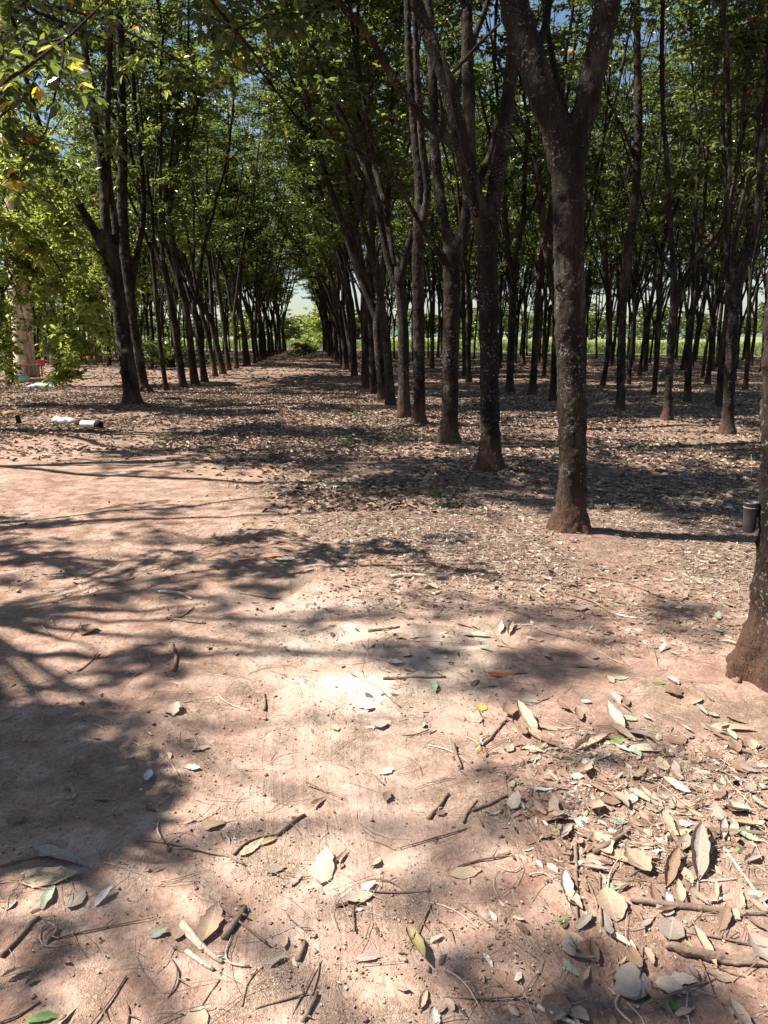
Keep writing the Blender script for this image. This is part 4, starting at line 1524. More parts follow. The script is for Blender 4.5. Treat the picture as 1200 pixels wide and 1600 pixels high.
# ------------------------------------------------------------------ leaf litter
def litter(name, label, pos, size_lo, size_hi, seed, tint_fn=None, lift=0.5, wr=(0.28, 0.5)):
    rs = np.random.RandomState(seed)
    n = len(pos)
    z = gz(pos[:, 0], pos[:, 1])
    L = rs.uniform(size_lo, size_hi, n)
    az = rs.rand(n) * 6.283
    D = np.stack([np.cos(az), np.sin(az), rs.normal(0.0, 0.22 * lift, n)], 1)
    N = np.stack([rs.normal(0, lift, n), rs.normal(0, lift, n), np.ones(n)], 1)
    P = np.stack([pos[:, 0], pos[:, 1], z + 0.004 + 0.10 * L * lift * rs.rand(n) + np.abs(D[:, 2]) * L * 0.3], 1)
    V, F = leaf_quads(P - D * (L * 0.5)[:, None], D, N, L, L * rs.uniform(wr[0], wr[1], n), rs.choice([-0.25, 0.3, 0.5]), 0.12)
    t = tint_fn(rs, n) if tint_fn else np.clip(rs.beta(1.8, 1.7, n), 0, 0.93)
    me = quads_mesh(name, V, F, [M['litter']], np.repeat(t, 2))
    o = link_mesh(name, me)
    tag(o, label, 'leaf litter', kind='stuff')
    return o


def scatter(n, ylo, yhi, seed, dens):
    """random ground points inside the view wedge, thinned by dens(px,py,x,y)"""
    rs = np.random.RandomState(seed)
    out = []
    tot = 0
    while tot < n:
        y = np.sqrt(rs.uniform(ylo ** 2, yhi ** 2, n * 3))
        x = rs.uniform(-0.62, 0.62, n * 3) * (y + 0.8)
        px, py = proj(x, y, 0 * x)
        k = rs.rand(n * 3) < dens(px, py, x, y)
        out.append(np.stack([x[k], y[k]], 1))
        tot += k.sum()
    return np.concatenate(out)[:n]


def tf(rs, n):
    t = np.clip(rs.beta(1.9, 1.7, n), 0, 0.93)
    u = rs.rand(n)
    t = np.where(u > 0.975, 0.97, t)
    t = np.where(u > 0.994, 1.0, t)
    return t


def tfar(rs, n):
    return tf(rs, n) * np.where(rs.rand(n) < 0.7, 0.88, 1.0)


def dens_far(px, py, x, y):
    a = clear_amount(px, py)
    c = np.clip(0.75 + 1.6 * vnoise(x * 0.8, y * 0.8), 0.15, 1)
    return np.maximum(a * c, 0.0)


def dens_near(px, py, x, y):
    a = clear_amount(px, py)
    c = np.clip(0.5 + 2.4 * vnoise(x * 1.3 + 8, y * 1.3), 0.0, 1)
    mid = np.clip((px - 380) / 120, 0, 1) * (py < 950) * 0.75
    right = np.clip((px - 560 - (1600 - py) * 0.25) / 260, 0, 1) * (py > 1040)
    mr = np.clip((px - 540) / 250, 0, 1) * (py <= 1070) * 0.35
    return np.clip(np.maximum(a, np.maximum(np.maximum(right * 0.75, mr), 0.035)) * c + mid * c * 0.3, 0, 1)


litter('leaf_litter', 'brown dead leaves covering the plantation floor in the distance', scatter(62000, 22, 82, 21, dens_far), 0.07, 0.18, 1, tfar, 0.35)
litter('leaf_litter', 'brown dead leaves covering the plantation floor at middle distance', scatter(150000, 6.5, 24, 22, dens_far), 0.03, 0.10, 2, tfar, 0.55)
litter('leaf_litter', 'small broken dead leaves strewn over the ground near the camera', scatter(30000, 1.2, 8, 23, dens_near), 0.010, 0.055, 3, tf, 0.7)
# crumbs of soil and leaf fragments
litter('leaf_crumbs', 'fine crumbled leaf fragments strewn over the earth', scatter(50000, 1.1, 6.5, 24, lambda px, py, x, y: np.clip(0.04 + dens_near(px, py, x, y) + 1.3 * np.maximum(0, vnoise(x * 2.4, y * 2.4) - 0.12), 0, 1)), 0.003, 0.012, 4, lambda rs, n: np.clip(rs.beta(2.6, 1.5, n), 0, .93), 0.5, (0.25, 0.8))


def stalks(n, seed):
    """leaf stalks, straw and twiglets: one mass"""
    rng = random.Random(seed)
    pos = scatter(n, 1.15, 8, seed, lambda px, py, x, y: np.clip(0.16 + dens_near(px, py, x, y), 0, 1))
    z = gz(pos[:, 0], pos[:, 1])
    mb = MB()
    for i in range(n):
        L = rng.uniform(0.03, 0.20) * (1 if rng.random() < 0.8 else 1.5)
        az = rng.random() * 6.283
        dx, dy = math.cos(az), math.sin(az)
        bend = rng.gauss(0, 0.12) * L
        r_ = rng.uniform(0.0004, 0.0014)
        pts = []
        for k in range(4):
            t = k / 3 - 0.5
            o_ = bend * (1 - 4 * t * t)
            pts.append((pos[i, 0] + dx * L * t - dy * o_, pos[i, 1] + dy * L * t + dx * o_))
        zz = [float(z[i]) + 0.004 + rng.random() * 0.008 for _ in pts]
        mb.tube([Vector((p[0], p[1], h)) for p, h in zip(pts, zz)], [r_, r_, r_, r_ * 0.6], 4, rng.choice((0, 0, 1)), False)
    o = link_mesh('straw_litter', mb.mesh('straw_litter', [M['twig'], M['pale_twig']]))
    tag(o, 'thin dry leaf stalks and straw scattered over the earth', 'straw', kind='stuff')


stalks(12000, 31)


def clods(n, seed):
    rs = np.random.RandomState(seed)
    pos = scatter(n, 1.1, 7, seed, lambda px, py, x, y: np.clip(0.1 + 2.0 * vnoise(x * 1.7 + 3, y * 1.7), 0.02, 1))
    z = gz(pos[:, 0], pos[:, 1])
    base = np.array([[1, 0, 0], [0, 1, 0], [-1, 0, 0], [0, -1, 0], [0, 0, 1], [0, 0, -1]], float)
    fs = np.array([[0, 1, 4], [1, 2, 4], [2, 3, 4], [3, 0, 4], [1, 0, 5], [2, 1, 5], [3, 2, 5], [0, 3, 5]])
    s = rs.gamma(1.2, 0.0018, n)[:, None, None] + 0.0010
    V = base[None] * s * rs.uniform(0.6, 1.3, (n, 6, 1))
    a = rs.rand(n) * 6.28
    ca, sa = np.cos(a)[:, None], np.sin(a)[:, None]
    V = np.stack([V[..., 0] * ca - V[..., 1] * sa, V[..., 0] * sa + V[..., 1] * ca, V[..., 2] * 0.45], -1)
    V = V + np.stack([pos[:, 0], pos[:, 1], z + s[:, 0, 0] * 0.35], 1)[:, None]
    F = (fs[None] + (np.arange(n) * 6)[:, None, None]).reshape(-1, 3)
    me = quads_mesh('soil_crumbs', V.reshape(-1, 3), F, [M['clay']], smooth=True)
    tag(link_mesh('soil_crumbs', me), 'small reddish crumbs of earth strewn over the ground', 'earth crumbs', kind='stuff')


clods(9000, 33)

# ------------------------------------------------------------------ fallen leaves one can pick out
LC = {
    'tan': (0.46, 0.34, 0.24), 'brown': (0.25, 0.16, 0.11), 'cream': (0.60, 0.50, 0.39), 'grey': (0.36, 0.30, 0.25), 'white': (0.66, 0.61, 0.56),
    'green': (0.16, 0.27, 0.08), 'grey_green': (0.30, 0.36, 0.26), 'yellow': (0.52, 0.44, 0.10), 'orange': (0.56, 0.19, 0.07), 'olive': (0.32, 0.27, 0.12),
}
LM = {k: mat_fallen('fallen_leaf_' + k, v) for k, v in LC.items()}
_leafmesh = {}


def fallen_mesh(colr, shape, ratio_key):
    key = (colr, shape, ratio_key)
    if key in _leafmesh:
        return _leafmesh[key]
    rng = random.Random(hash((shape, ratio_key)) % 1000 if False else shape * 17 + int(ratio_key * 100))
    nu, nvv = 7, 13
    ratio = ratio_key
    cl = [0.15, 0.5, 0.9, 1.6, -0.35][shape % 5]        # curl across
    bl = [0.25, -0.35, 0.5, 0.15, 0.4][shape % 5]       # bend along
    tw = [0.1, 0.5, -0.6, 0.3, 0.9][shape % 5]
    vs, fs, uv = [], [], []
    for j in range(nvv):
        t = j / (nvv - 1)
        wd = ratio * 0.5 * (math.sin(math.pi * min(1, t ** 0.85)) ** 0.75 if 0 < t < 1 else 0.0)
        wd = max(wd, 0.008)
        wd *= 1 + 0.10 * math.sin(t * 21 + shape) + 0.06 * rng.gauss(0, 1)
        for i in range(nu):
            s_ = i / (nu - 1) * 2 - 1
            ang = s_ * cl
            x = wd * (math.sin(ang) / cl if abs(cl) > 0.01 else s_)
            zz = wd * (1 - math.cos(ang)) / abs(cl) * (1 if cl > 0 else -1) + 0.02 * abs(s_) + 0.012 * math.sin(7 * t + 3 * s_ + shape)
            a = tw * (t - 0.5)
            x, zz = x * math.cos(a) - zz * math.sin(a), x * math.sin(a) + zz * math.cos(a)
            vs.append((x, t - 0.5, zz + bl * (t - 0.5) ** 2 + 0.01 * rng.gauss(0, 0.5)))
            uv.append((i / (nu - 1), t))
    for j in range(nvv - 1):
        for i in range(nu - 1):
            q = j * nu + i
            fs.append((q, q + 1, q + nu + 1, q + nu))
    # petiole
    b = len(vs)
    for j in range(4):
        y = -0.5 - 0.16 * j / 3
        for k in range(4):
            vs.append((0.006 * math.cos(k * 1.57), y, 0.006 * math.sin(k * 1.57) + bl * 0.25 + 0.015 * j))
            uv.append((0.5, 0))
    for j in range(3):
        for k in range(4):
            fs.append((b + j * 4 + k, b + j * 4 + (k + 1) % 4, b + (j + 1) * 4 + (k + 1) % 4, b + (j + 1) * 4 + k))
    me = bpy.data.meshes.new('fallen_leaf')
    me.from_pydata(vs, [], fs)
    ul = me.uv_layers.new(name='UVMap')
    li = np.zeros(len(me.loops), np.int32)
    me.loops.foreach_get('vertex_index', li)
    ul.data.foreach_set('uv', np.array(uv, np.float32)[li].ravel())
    me.materials.append(LM[colr])
    me.polygons.foreach_set('use_smooth', [True] * len(fs))
    me.update()
    zmin = min(v[2] for v in vs)
    _leafmesh[key] = (me, zmin)
    return _leafmesh[key]


def fallen(px, py, ang, lpx, ratio, colr, shape, label, group=None, tiltx=0.0, lift=0.0):
    """leaf at picture point; ang: direction in the picture plane of its long axis (0 = to the right)"""
    g = gnd(px, py)
    mm = (g - Vector((0, 0, CAM_H))).length / 1200.0
    rk = min((0.22, 0.34, 0.5, 0.7), key=lambda v: abs(v - ratio))
    me, zmin = fallen_mesh(colr, shape, rk)
    L = lpx * mm
    o = bpy.data.objects.new('fallen_leaf', me)
    col.objects.link(o)
    L *= 0.88
    a = math.atan2(math.sin(R(ang)) * 1.6, math.cos(R(ang)))
    L *= math.hypot(math.cos(R(ang)), math.sin(R(ang)) * 1.45)
    o.rotation_euler = (tiltx, 0, a - math.pi / 2)
    o.scale = (L, L, L * 0.62)
    o.location = (g.x, g.y, float(gz(g.x, g.y)) + 0.002 - zmin * L * 0.30 + lift + abs(math.sin(tiltx)) * L * 0.4)
    tag(o, label, 'leaf', group)
    return o


GL = 'fallen leaves lying on the open ground'
picked = [
    (197, 885, 5, 30, .34, 'grey_green', 0, 'pale grey-green leaf lying alone on the bare earth at the left'),
    (500, 855, 20, 34, .34, 'orange', 1, 'orange leaf lying in the shade where the litter begins'),
    (788, 1046, 5, 58, .34, 'orange', 4, 'broad rust-orange leaf lying on the sunlit earth in the centre right'),
    (752, 1097, 80, 20, .7, 'yellow', 0, 'small round yellow leaf on the bare earth left of the big litter patch'),
    (752, 985, -12, 58, .34, 'grey_green', 1, 'long grey-green leaf in the small heap in front of the lichen-spotted bole'),
    (782, 975, 75, 30, .34, 'cream', 2, 'cream leaf standing on edge in the small heap before the lichen-spotted bole'),
    (798, 978, 60, 34, .34, 'tan', 3, 'tan curled leaf standing up in the small heap before the lichen-spotted bole'),
    (815, 971, 0, 38, .22, 'cream', 0, 'narrow pale leaf at the right of the small heap before the lichen-spotted bole'),
    (983, 962, -20, 44, .22, 'white', 0, 'narrow whitish leaf lying between the second and the nearest bole'),
    (686, 1010, 5, 20, .5, 'grey_green', 0, 'small round grey-green leaf lying in the band of shade'),
    (648, 990, 0, 24, .34, 'grey_green', 1, 'small greyish leaf lying left of the band of shade end'),
    (1030, 1068, 0, 22, .5, 'green', 0, 'green leaf lying just left of the foot of the nearest bole'),
    (970, 1056, 0, 28, .5, 'grey_green', 0, 'dull green leaf in shade left of the nearest bole'),
    (822, 1122, 105, 66, .34, 'tan', 3, 'long curled tan leaf standing up at the top of the big litter patch'),
    (858, 1158, -40, 66, .34, 'brown', 1, 'big brown ridged leaf at the left of the big litter patch'),
    (868, 1134, -8, 70, .22, 'tan', 4, 'narrow tan leaf crossing the top of the big litter patch'),
    (925, 1160, 25, 88, .34, 'tan', 3, 'big pointed leaf folded like a boat in the litter patch'),
    (960, 1128, 100, 52, .34, 'cream', 2, 'upright cream leaf above the folded pointed leaf'),
    (965, 1161, 30, 32, .5, 'green', 0, 'fresh green leaf beside the folded pointed leaf'),
    (1015, 1177, -8, 66, .34, 'cream', 1, 'broad cream leaf right of the fresh green leaf'),
    (1145, 1140, -5, 96, .22, 'tan', 1, 'long thin tan leaf under the foot of the nearest bole'),
    (1178, 1188, -20, 60, .22, 'brown', 3, 'brown rolled leaf at the right edge below the nearest bole'),
    (1040, 1252, 30, 36, .7, 'grey', 1, 'grey round leaf in the right-hand litter'),
    (1070, 1265, -10, 52, .5, 'tan', 0, 'tan oval leaf lying right of the grey round leaf'),
    (1170, 1291, 0, 60, .34, 'tan', 0, 'smooth tan leaf at the right edge above the long stick'),
    (968, 1286, 0, 34, .5, 'grey_green', 0, 'pale green leaf right of the whitish leaf cluster'),
    (885, 1275, 10, 40, .7, 'grey', 2, 'large greyish leaf on top of the whitish leaf cluster'),
    (907, 1280, 60, 24, .7, 'white', 1, 'small whitish leaf of the whitish leaf cluster'),
    (873, 1294, 0, 34, .7, 'olive', 0, 'olive round leaf at the left of the whitish leaf cluster'),
    (1061, 1306, 0, 22, .7, 'white', 0, 'small bright white leaf chip above the long stick'),
    (805, 1222, 0, 26, .5, 'grey_green', 0, 'small pale green leaf left of the big litter patch'),
    (885, 1388, 80, 42, .5, 'white', 3, 'bright white leaf standing left of the upright twig'),
    (962, 1388, 5, 42, .34, 'grey_green', 0, 'light green leaf below the long tan leaf on the right'),
    (992, 1350, -22, 110, .22, 'tan', 1, 'very long tan leaf curving under the dark rolled leaves'),
    (1050, 1365, 45, 70, .34, 'brown', 3, 'dark rolled leaf leaning up beside the long tan leaf'),
    (1092, 1345, 55, 92, .34, 'grey', 3, 'large grey-tan leaf rolled up and leaning, right of the dark rolled leaf'),
    (1040, 1560, -30, 40, .5, 'green', 0, 'blue-green leaf near the bottom right corner beside the grey stone'),
    (1068, 1528, 0, 46, .5, 'cream', 1, 'cream leaf below the rotten branch at the bottom right'),
    (1135, 1528, 0, 36, .5, 'tan', 0, 'tan leaf below the right end of the rotten branch'),
    (1055, 1470, -35, 50, .34, 'olive', 2, 'olive folded leaf above the rotten branch'),
    (505, 1350, 83, 52, .5, 'cream', 4, 'pale cream oval leaf standing out on the sunlit centre ground'),
    (560, 1395, 10, 46, .7, 'cream', 2, 'broken cream leaf casting a shadow in the lower centre'),
    (575, 1380, 30, 30, .5, 'white', 1, 'pale leaf flap leaning on the broken cream leaf'),
    (578, 1484, 5, 50, .34, 'grey', 1, 'grey-brown leaf with a stalk in the lower centre'),
    (650, 1468, -65, 62, .34, 'olive', 3, 'curled olive leaf standing on edge in the lower centre shade'),
    (305, 1584, 80, 36, .7, 'tan', 0, 'round tan leaf at the bottom edge'),
    (68, 1582, 5, 48, .34, 'green', 1, 'green leaf at the bottom left corner'),
    (92, 1590, 50, 46, .22, 'tan', 1, 'tan leaf beside the green leaf at the bottom left corner'),
    (75, 1367, 5, 86, .5, 'tan', 0, 'big pale leaf lying at the left edge below the large shade patch'),
    (55, 1360, 12, 56, .34, 'cream', 1, 'narrower pale leaf lying over the big pale leaf on the left'),
    (85, 1332, -12, 116, .22, 'grey', 1, 'very long curved grey leaf at the left edge under the shade patch'),
    (300, 1192, 0, 26, .7, 'white', 2, 'small whitish crumpled leaf right of the large shade patch'),
    (312, 1163, 20, 30, .5, 'grey', 2, 'greyish crumpled leaf above the whitish one'),
    (330, 1280, 15, 44, .5, 'tan', 1, 'tan leaf above the forked stick'),
    (352, 1300, -50, 36, .34, 'grey', 3, 'curled grey leaf just above the forked stick'),
    (393, 1312, 40, 46, .34, 'tan', 0, 'tan leaf lying along the forked stick'),
    (420, 1303, 20, 36, .34, 'olive', 1, 'olive leaf lying against the upper arm of the forked stick'),
    (328, 1430, 85, 56, .5, 'tan', 2, 'ragged tan leaf behind the bundle of pale split sticks'),
    (728, 1360, 8, 54, .5, 'tan', 0, 'faint tan leaf pressed flat on the sunlit earth'),
    (603, 1200, 30, 28, .7, 'white', 2, 'white crumpled leaf in the sun in the centre'),
    (272, 1110, 85, 30, .5, 'grey', 1, 'grey leaf beside the upright twig in the band of shade'),
    (585, 1128, 10, 40, .22, 'white', 2, 'whitish leaf strip right of the brightest sun patch'),
    (118, 1600, 0, 20, .34, 'tan', 0, 'small tan leaf at the very bottom left'),
    (662, 1550, 60, 28, .5, 'tan', 3, 'tan folded leaf at the bottom centre'),
    (680, 1578, 100, 24, .5, 'white', 2, 'whitish folded leaf at the bottom centre'),
    (443, 875, 5, 40, .5, 'white', 2, 'bright white leaf in front of the orange leaf in the litter edge'),
    (430, 870, 0, 30, .5, 'orange', 1, 'rusty leaf left of the bright white leaf in the litter edge'),
]
for q in picked:
    px, py, ang, lpx, ratio, colr, shp, lab = q
    t = 0.0
    if 'standing' in lab or 'upright' in lab or 'leaning' in lab or 'on edge' in lab:
        t = R(10)
    fallen(px, py, ang, lpx, ratio, colr, shp, lab, GL, tiltx=t)

lr = random.Random(77)
# the denser litter on the right, leaf by leaf
zones = [
    # px range, py range, count, size range, colours
    (790, 1200, 1075, 1330, 110, (16, 42)),
    (860, 1200, 1330, 1600, 62, (18, 48)),
    (560, 1200, 900, 1070, 40, (14, 30)),
    (420, 700, 1050, 1600, 16, (18, 34)),
    (0, 420, 900, 1600, 16, (16, 34)),
]
cols = ['tan', 'tan', 'tan', 'cream', 'brown', 'brown', 'brown', 'grey', 'grey', 'tan', 'brown', 'grey', 'grey_green', 'white']
names = {
    0: 'small dead leaf among the others in the big litter patch right of the bare earth',
    1: 'small dead leaf among the others in the bottom right corner litter',
    2: 'little dead leaf scattered in front of the right-hand boles',
    3: 'little dead leaf scattered over the sunlit centre ground',
    4: 'little dead leaf scattered over the earth on the left',
}
for zi, (x0, x1, y0, y1, cnt, (s0, s1)) in enumerate(zones):
    k = 0
    while k < cnt:
        px, py = lr.uniform(x0, x1), lr.uniform(y0, y1)
        if zi == 0 and px < 790 + 60 * math.sin(py * 0.02):
            continue
        if gnd(px, py).x > 1.42 and gnd(px, py).y < 3.5 and gnd(px, py).y > 2.6:
            continue
        fallen(px, py, lr.uniform(-90, 90), lr.uniform(s0, s1), lr.choice((.22, .34, .34, .5, .7)), lr.choice(cols), int(lr.random() * 5), names[zi],
               'small fallen leaves: ' + ['big litter patch', 'bottom right corner', 'before the right-hand boles', 'centre ground', 'left ground'][zi], tiltx=lr.gauss(0, 0.12), lift=0.004)
        k += 1


# ------------------------------------------------------------------ sticks
def stick(pts_px, wpx, label, mat='twig', name='stick', lift=0.0, knots=True, n=7, flat=False, group='dry sticks lying on the ground'):
    """stick lying on the ground through picture points; wpx = thickness in picture"""
    g0 = gnd(*pts_px[len(pts_px) // 2])
    mm = (g0 - Vector((0, 0, CAM_H))).length / 1200.0
    r_ = wpx * mm / 2 * 0.78
    P = [gnd(*p) - g0 for p in pts_px]
    rr = random.Random(int(pts_px[0][0] * 7 + pts_px[0][1]))
    Q, ra = resample(P, [r_] + [r_ * 0.95] * (len(P) - 2) + [r_ * 0.65], max(0.02, r_ * 3.2))
    for i, q in enumerate(Q):
        q.z = float(gz(q.x + g0.x, q.y + g0.y)) + r_ * 0.75 + lift
        q.x += rr.gauss(0, r_ * 0.18)
        q.y += rr.gauss(0, r_ * 0.18)
    zs = [q.z for q in Q]
    for i in range(len(Q)):
        Q[i].z = max(zs[i] * 0.4 + 0.6 * sum(zs) / len(zs), zs[i] - r_ * 0.3)
    mb = MB()
    mb.tube(Q, ra, n, 0, True, 0.14, rr)
    if knots:
        for _ in range(2):
            i = int(rr.uniform(0.2, 0.8) * len(Q))
            q = Q[i]
            a = rr.random() * 6.28
            mb.tube([q, q + Vector((math.cos(a) * r_ * 2.5, math.sin(a) * r_ * 2.5, r_ * 0.8))], [r_ * 0.5, r_ * 0.3], 5)
    z0 = 0.0
    o = link_mesh(name, mb.mesh(name, [M[mat]]), None, (g0.x, g0.y, z0))
    tag(o, label, 'stick', group)
    return o


sticks = [
    ([(985, 1410), (1030, 1418), (1100, 1428), (1200, 1438)], 12, 'longest thick stick, running out of the right edge near the bottom', 'twig'),
    ([(210, 1302), (270, 1307), (330, 1320), (383, 1338)], 6, 'long curved brown twig crossing under the large shade patch', 'twig'),
    ([(363, 1325), (380, 1308), (405, 1298), (432, 1295)], 6, 'lower arm of the forked stick, arched left of centre', 'twig'),
    ([(432, 1296), (452, 1282), (476, 1266)], 9, 'thicker short stick meeting the arched twig left of centre', 'twig'),
    ([(348, 1456), (365, 1432), (383, 1404)], 12, 'short dark stick leaning right of the pale split sticks', 'twig'),
    ([(285, 1428), (310, 1460), (346, 1493)], 11, 'longest of the three pale split sticks at the lower left', 'pale_twig'),
    ([(280, 1432), (300, 1456), (330, 1482)], 7, 'thin middle one of the three pale split sticks at the lower left', 'pale_twig'),
    ([(290, 1474), (308, 1488), (332, 1503)], 9, 'shortest of the three pale split sticks at the lower left', 'pale_twig'),
    ([(472, 1585), (485, 1562), (496, 1538)], 9, 'short dark stick at the bottom centre', 'twig'),
    ([(487, 1540), (495, 1515), (499, 1490)], 4, 'thin twig above the short dark stick at the bottom centre', 'twig'),
    ([(0, 1488), (25, 1465), (48, 1438), (62, 1428)], 8, 'brown stick slanting at the left edge', 'twig'),
    ([(310, 1565), (325, 1542), (343, 1518)], 3, 'thin straight twig above the round tan leaf', 'twig'),
    ([(378, 1562), (385, 1530), (402, 1502)], 3.5, 'thin bent twig at the bottom left of centre', 'twig'),
    ([(398, 1565), (430, 1555), (480, 1538)], 5, 'twig lying flat left of the short dark stick', 'twig'),
    ([(465, 1487), (470, 1472), (476, 1457)], 10, 'stubby brown stick piece above the bottom centre', 'twig'),
    ([(598, 1053), (645, 1052), (697, 1051)], 6, 'straight horizontal twig beside the broad rust-orange leaf', 'twig'),
    ([(743, 1162), (765, 1150), (792, 1118)], 7, 'brown stick lying left of the big litter patch', 'twig'),
    ([(708, 1160), (714, 1180), (720, 1200)], 9, 'short pale brown stick left of the big litter patch', 'twig'),
    ([(670, 1274), (683, 1258), (700, 1236)], 9, 'short pinkish stick in the centre beside the shade band', 'twig'),
    ([(738, 1265), (765, 1256), (792, 1243)], 6, 'slanting twig right of the short pinkish stick', 'twig'),
    ([(723, 1282), (728, 1272), (745, 1250)], 5, 'bent little twig beside the slanting twig', 'twig'),
    ([(901, 1302), (900, 1350), (902, 1442)], 7, 'upright-looking dark twig pointing at the camera in the lower right', 'twig'),
    ([(912, 1368), (928, 1400), (938, 1440)], 5, 'pale twig slanting right of the twig that points at the camera', 'twig'),
    ([(930, 1332), (950, 1320), (985, 1300)], 11, 'thick broken stick above the long tan leaf', 'twig'),
    ([(1080, 1308), (1140, 1312), (1200, 1318)], 11, 'thick stick at the right edge above the rolled leaves', 'twig'),
    ([(1130, 1335), (1160, 1375), (1200, 1430)], 5, 'thin pale twig crossing the longest stick at the right edge', 'pale_twig'),
    ([(1130, 1170), (1160, 1182), (1200, 1196)], 9, 'rough brown stick at the right edge below the nearest bole', 'twig'),
    ([(560, 1385), (620, 1388), (672, 1390)], 4, 'thin twig reaching right from the broken cream leaf', 'twig'),
    ([(260, 960), (290, 966), (320, 969)], 6, 'forked little stick on the bare earth at the left', 'twig'),
    ([(265, 965), (285, 957), (303, 942)], 4, 'thin arm crossing the forked little stick at the left', 'twig'),
    ([(248, 918), (275, 920), (300, 930)], 6, 'pale little stick on the bare earth near the lone grey-green leaf', 'pale_twig'),
    ([(372, 922), (400, 928), (438, 930)], 6, 'dark little stick on the bare earth left of the litter edge', 'twig'),
    ([(272, 1042), (274, 1020), (269, 1000)], 7, 'stick pointing away at the band of shade on the left', 'twig'),
    ([(120, 1040), (138, 1028), (152, 1008)], 4, 'thin dark twig on the left of the band of shade', 'twig'),
    ([(413, 1097), (413, 1085), (412, 1072)], 6, 'stubby upright twig left of the brightest sun patch', 'twig'),
    ([(560, 885), (620, 886), (690, 884), (745, 885), (790, 880)], 5, 'long pale branch lying across in front of the lichen-spotted bole', 'twig'),
    ([(830, 905), (880, 925), (930, 940), (960, 962)], 4, 'long grey branch running right from the lichen-spotted bole', 'twig'),
    ([(930, 905), (985, 915), (1030, 932)], 6, 'dark branch lying in the shade right of the lichen-spotted bole', 'twig'),
    ([(612, 903), (640, 901), (668, 903)], 8, 'short fat pale stick lying left of the long pale branch', 'pale_twig'),
    ([(575, 985), (600, 982), (625, 979)], 6, 'short stick at the upper right of the bright sun patch', 'twig'),
    ([(840, 980), (870, 988), (895, 995)], 5, 'thin stick right of the small leaf heap', 'twig'),
    ([(1110, 1385), (1150, 1382), (1090, 1384)], 4, 'thin stalk above the longest stick', 'pale_twig'),
    ([(840, 1560), (880, 1580), (930, 1600)], 8, 'pale grey stick at the bottom edge near the grey stone', 'pale_twig'),
    ([(30, 1345), (0, 1352), (60, 1336)], 5, 'dark stick at the left edge above the big pale leaf', 'twig'),
]
for s_ in sticks:
    stick(s_[0], s_[1], s_[2], s_[3])

# short broken twigs, each a thing
tr_ = random.Random(55)
tmesh = []
for i in range(6):
    mb = MB()
    L = 0.10 + 0.03 * i
    bend = tr_.gauss(0, 0.012)
    pts = [Vector((-L / 2, 0, 0)), Vector((-L / 6, bend, 0.002)), Vector((L / 6, bend * 0.6, 0.001)), Vector((L / 2, -bend, 0))]
    Q, ra = resample(pts, [0.0026, 0.0024, 0.002, 0.0011], 0.015)
    mb.tube(Q, ra, 6, 0, True, 0.2, tr_)
    mb.tube([Q[len(Q) // 2], Q[len(Q) // 2] + Vector((0.02, 0.018, 0.003))], [0.0018, 0.001], 5)
    tmesh.append(mb.mesh('twig', [M['twig'] if i % 3 else M['pale_twig']]))
for i in range(84):
    if i < 52:
        px, py = tr_.uniform(640, 1200), tr_.uniform(880, 1600)
    else:
        px, py = tr_.uniform(0, 760), tr_.uniform(860, 1600)
    g = gnd(px, py)
    if g.x > 1.35 and 2.6 < g.y < 3.6:
        continue
    o = link_mesh('broken_twig', tmesh[i % 6], None, (g.x, g.y, float(gz(g.x, g.y)) + 0.004))
    o.rotation_euler = (0, tr_.gauss(0, 0.05), tr_.random() * 6.28)
    k = tr_.uniform(0.6, 1.3)
    o.scale = (k, k, k)
    tag(o, 'short broken twig lying among the litter on the right' if px > 640 else 'short broken twig lying on the bare earth left of centre', 'twig', 'short broken twigs on the right' if px > 640 else 'short broken twigs on the left')


# rotten branch, grey stone, clods at the foot of the nearest tree
def lump(name, label, cat, loc, s, mat, seed, flat=0.6, group=None):
    import bmesh
    rr = random.Random(seed)
    bm = bmesh.new()
    bmesh.ops.create_icosphere(bm, subdivisions=4, radius=1)
    for v in bm.verts:
        c = v.co
        n_ = 0.28 * float(vnoise(np.array([c.x * 1.6 + seed + c.z]), np.array([c.y * 1.6 + c.z * 1.3]))[0]) * 2 + 0.10 * float(vnoise(np.array([c.x * 5 + seed]), np.array([c.y * 5 + c.z * 4]))[0]) * 2
        v.co = c * (1 + n_)
        v.co.z *= flat
    me = bpy.data.meshes.new(name)
    bm.to_mesh(me)
    bm.free()
    me.materials.append(M[mat])
    me.polygons.foreach_set('use_smooth', [True] * len(me.polygons))
    o = link_mesh(name, me, None, loc)
    o.scale = s
    if name != 'grey_stone':
        q_ = o.modifiers.new('d', 'DISPLACE')
        q_.texture = _bt
        q_.strength = 0.8
        q_.texture_coords = 'GLOBAL'
    o.rotation_euler = (0, 0, rr.random() * 6)
    tag(o, label, cat, group)
    return o


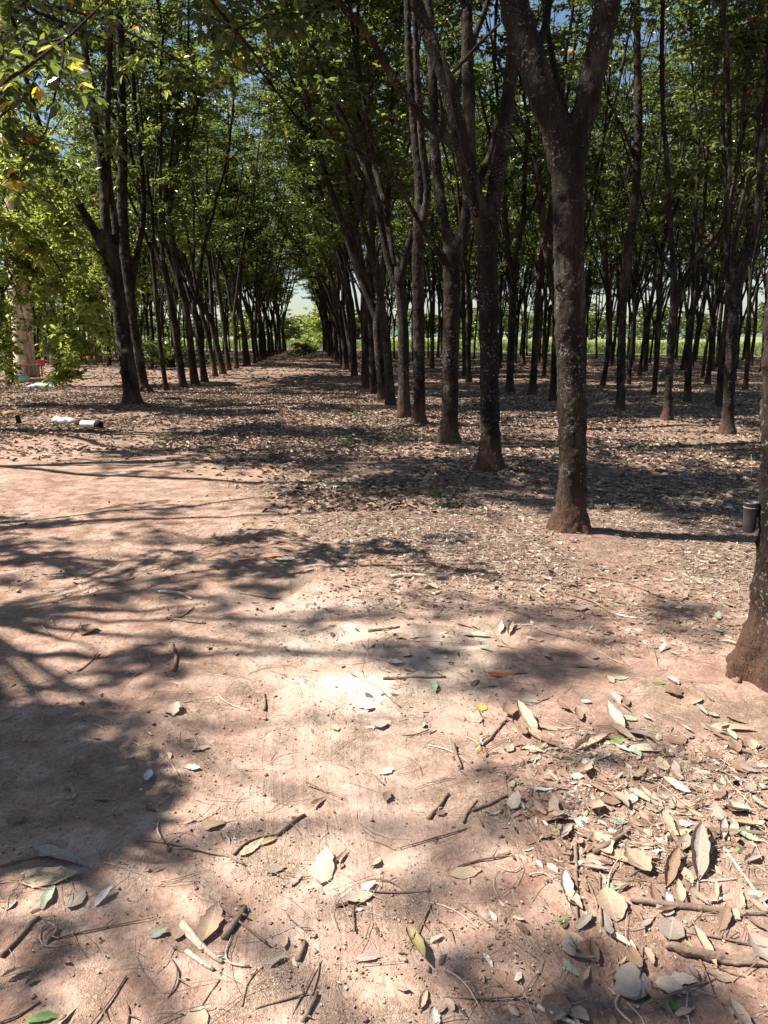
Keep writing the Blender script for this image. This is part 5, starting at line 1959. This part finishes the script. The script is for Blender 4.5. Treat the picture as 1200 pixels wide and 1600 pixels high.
g = gnd(990, 1530)
lump('grey_stone', 'rough grey stone at the bottom right between the shade and the rotten branch', 'stone', (g.x, g.y, float(gz(g.x, g.y)) + 0.012), (0.050, 0.038, 0.022), 'stone', 3)
_st = bpy.data.objects['grey_stone']
_sd = _st.modifiers.new('d', 'DISPLACE')
_sd.texture = _bt2
_sd.strength = 0.14
bpy.data.textures['bark_grain'].noise_scale = 0.025
rg = [(1035, 1483), (1080, 1492), (1130, 1505), (1200, 1515)]
o = stick(rg, 17, 'rotten crumbling branch with grey flaking bark at the bottom right', 'twig', 'rotten_branch', n=14, group=None)
o['category'] = 'branch'
if 'group' in o:
    del o['group']
dm = o.modifiers.new('sub', 'SUBSURF')
dm.levels = 2
dm.render_levels = 2
dd_ = o.modifiers.new('d', 'DISPLACE')
dd_.texture = _bt2
dd_.strength = 0.022
cl = random.Random(6)
for k, (px, py, s_) in enumerate([(1150, 1012, .05), (1143, 1040, .06), (1158, 1062, .055), (1180, 1075, .05), (1200, 1050, .06), (1215, 1085, .05), (1140, 1072, .04)]):
    g = gnd(px, py)
    lump('earth_clod', 'crumbly red-brown clod of earth heaped against the foot of the nearest bole', 'clod', (g.x + 0.03, g.y, float(gz(g.x, g.y)) + s_ * 0.1), (s_ * 0.75, s_ * 0.6, s_ * 0.8), 'clay', 20 + k, 0.8, 'earth clods at the nearest bole')
# dry thin upright stems in the litter right of the second bole
for (px, py, h, lab) in [(1110, 738, 0.30, 'thin dry upright stem in the litter far right, left one of two'), (1171, 756, 0.32, 'thin pale upright stem close to the nearest bole'), (1087, 895, 0.12, 'tiny forked dry seedling right of the second bole')]:
    g = gnd(px, py)
    mb = MB()
    z = float(gz(g.x, g.y))
    mb.tube([Vector((0, 0, -0.01)), Vector((0.01, 0, h * .5)), Vector((-0.015, 0, h))], [0.005, 0.004, 0.002], 6)
    if h < 0.2:
        mb.tube([Vector((0.005, 0, 0.03)), Vector((0.05, 0, 0.07)), Vector((0.11, 0, 0.11))], [0.003, 0.002, 0.0015], 5)
    tag(link_mesh('dry_stem', mb.mesh('dry_stem', [M['pale_twig']]), None, (g.x, g.y, z)), lab, 'dry stem')
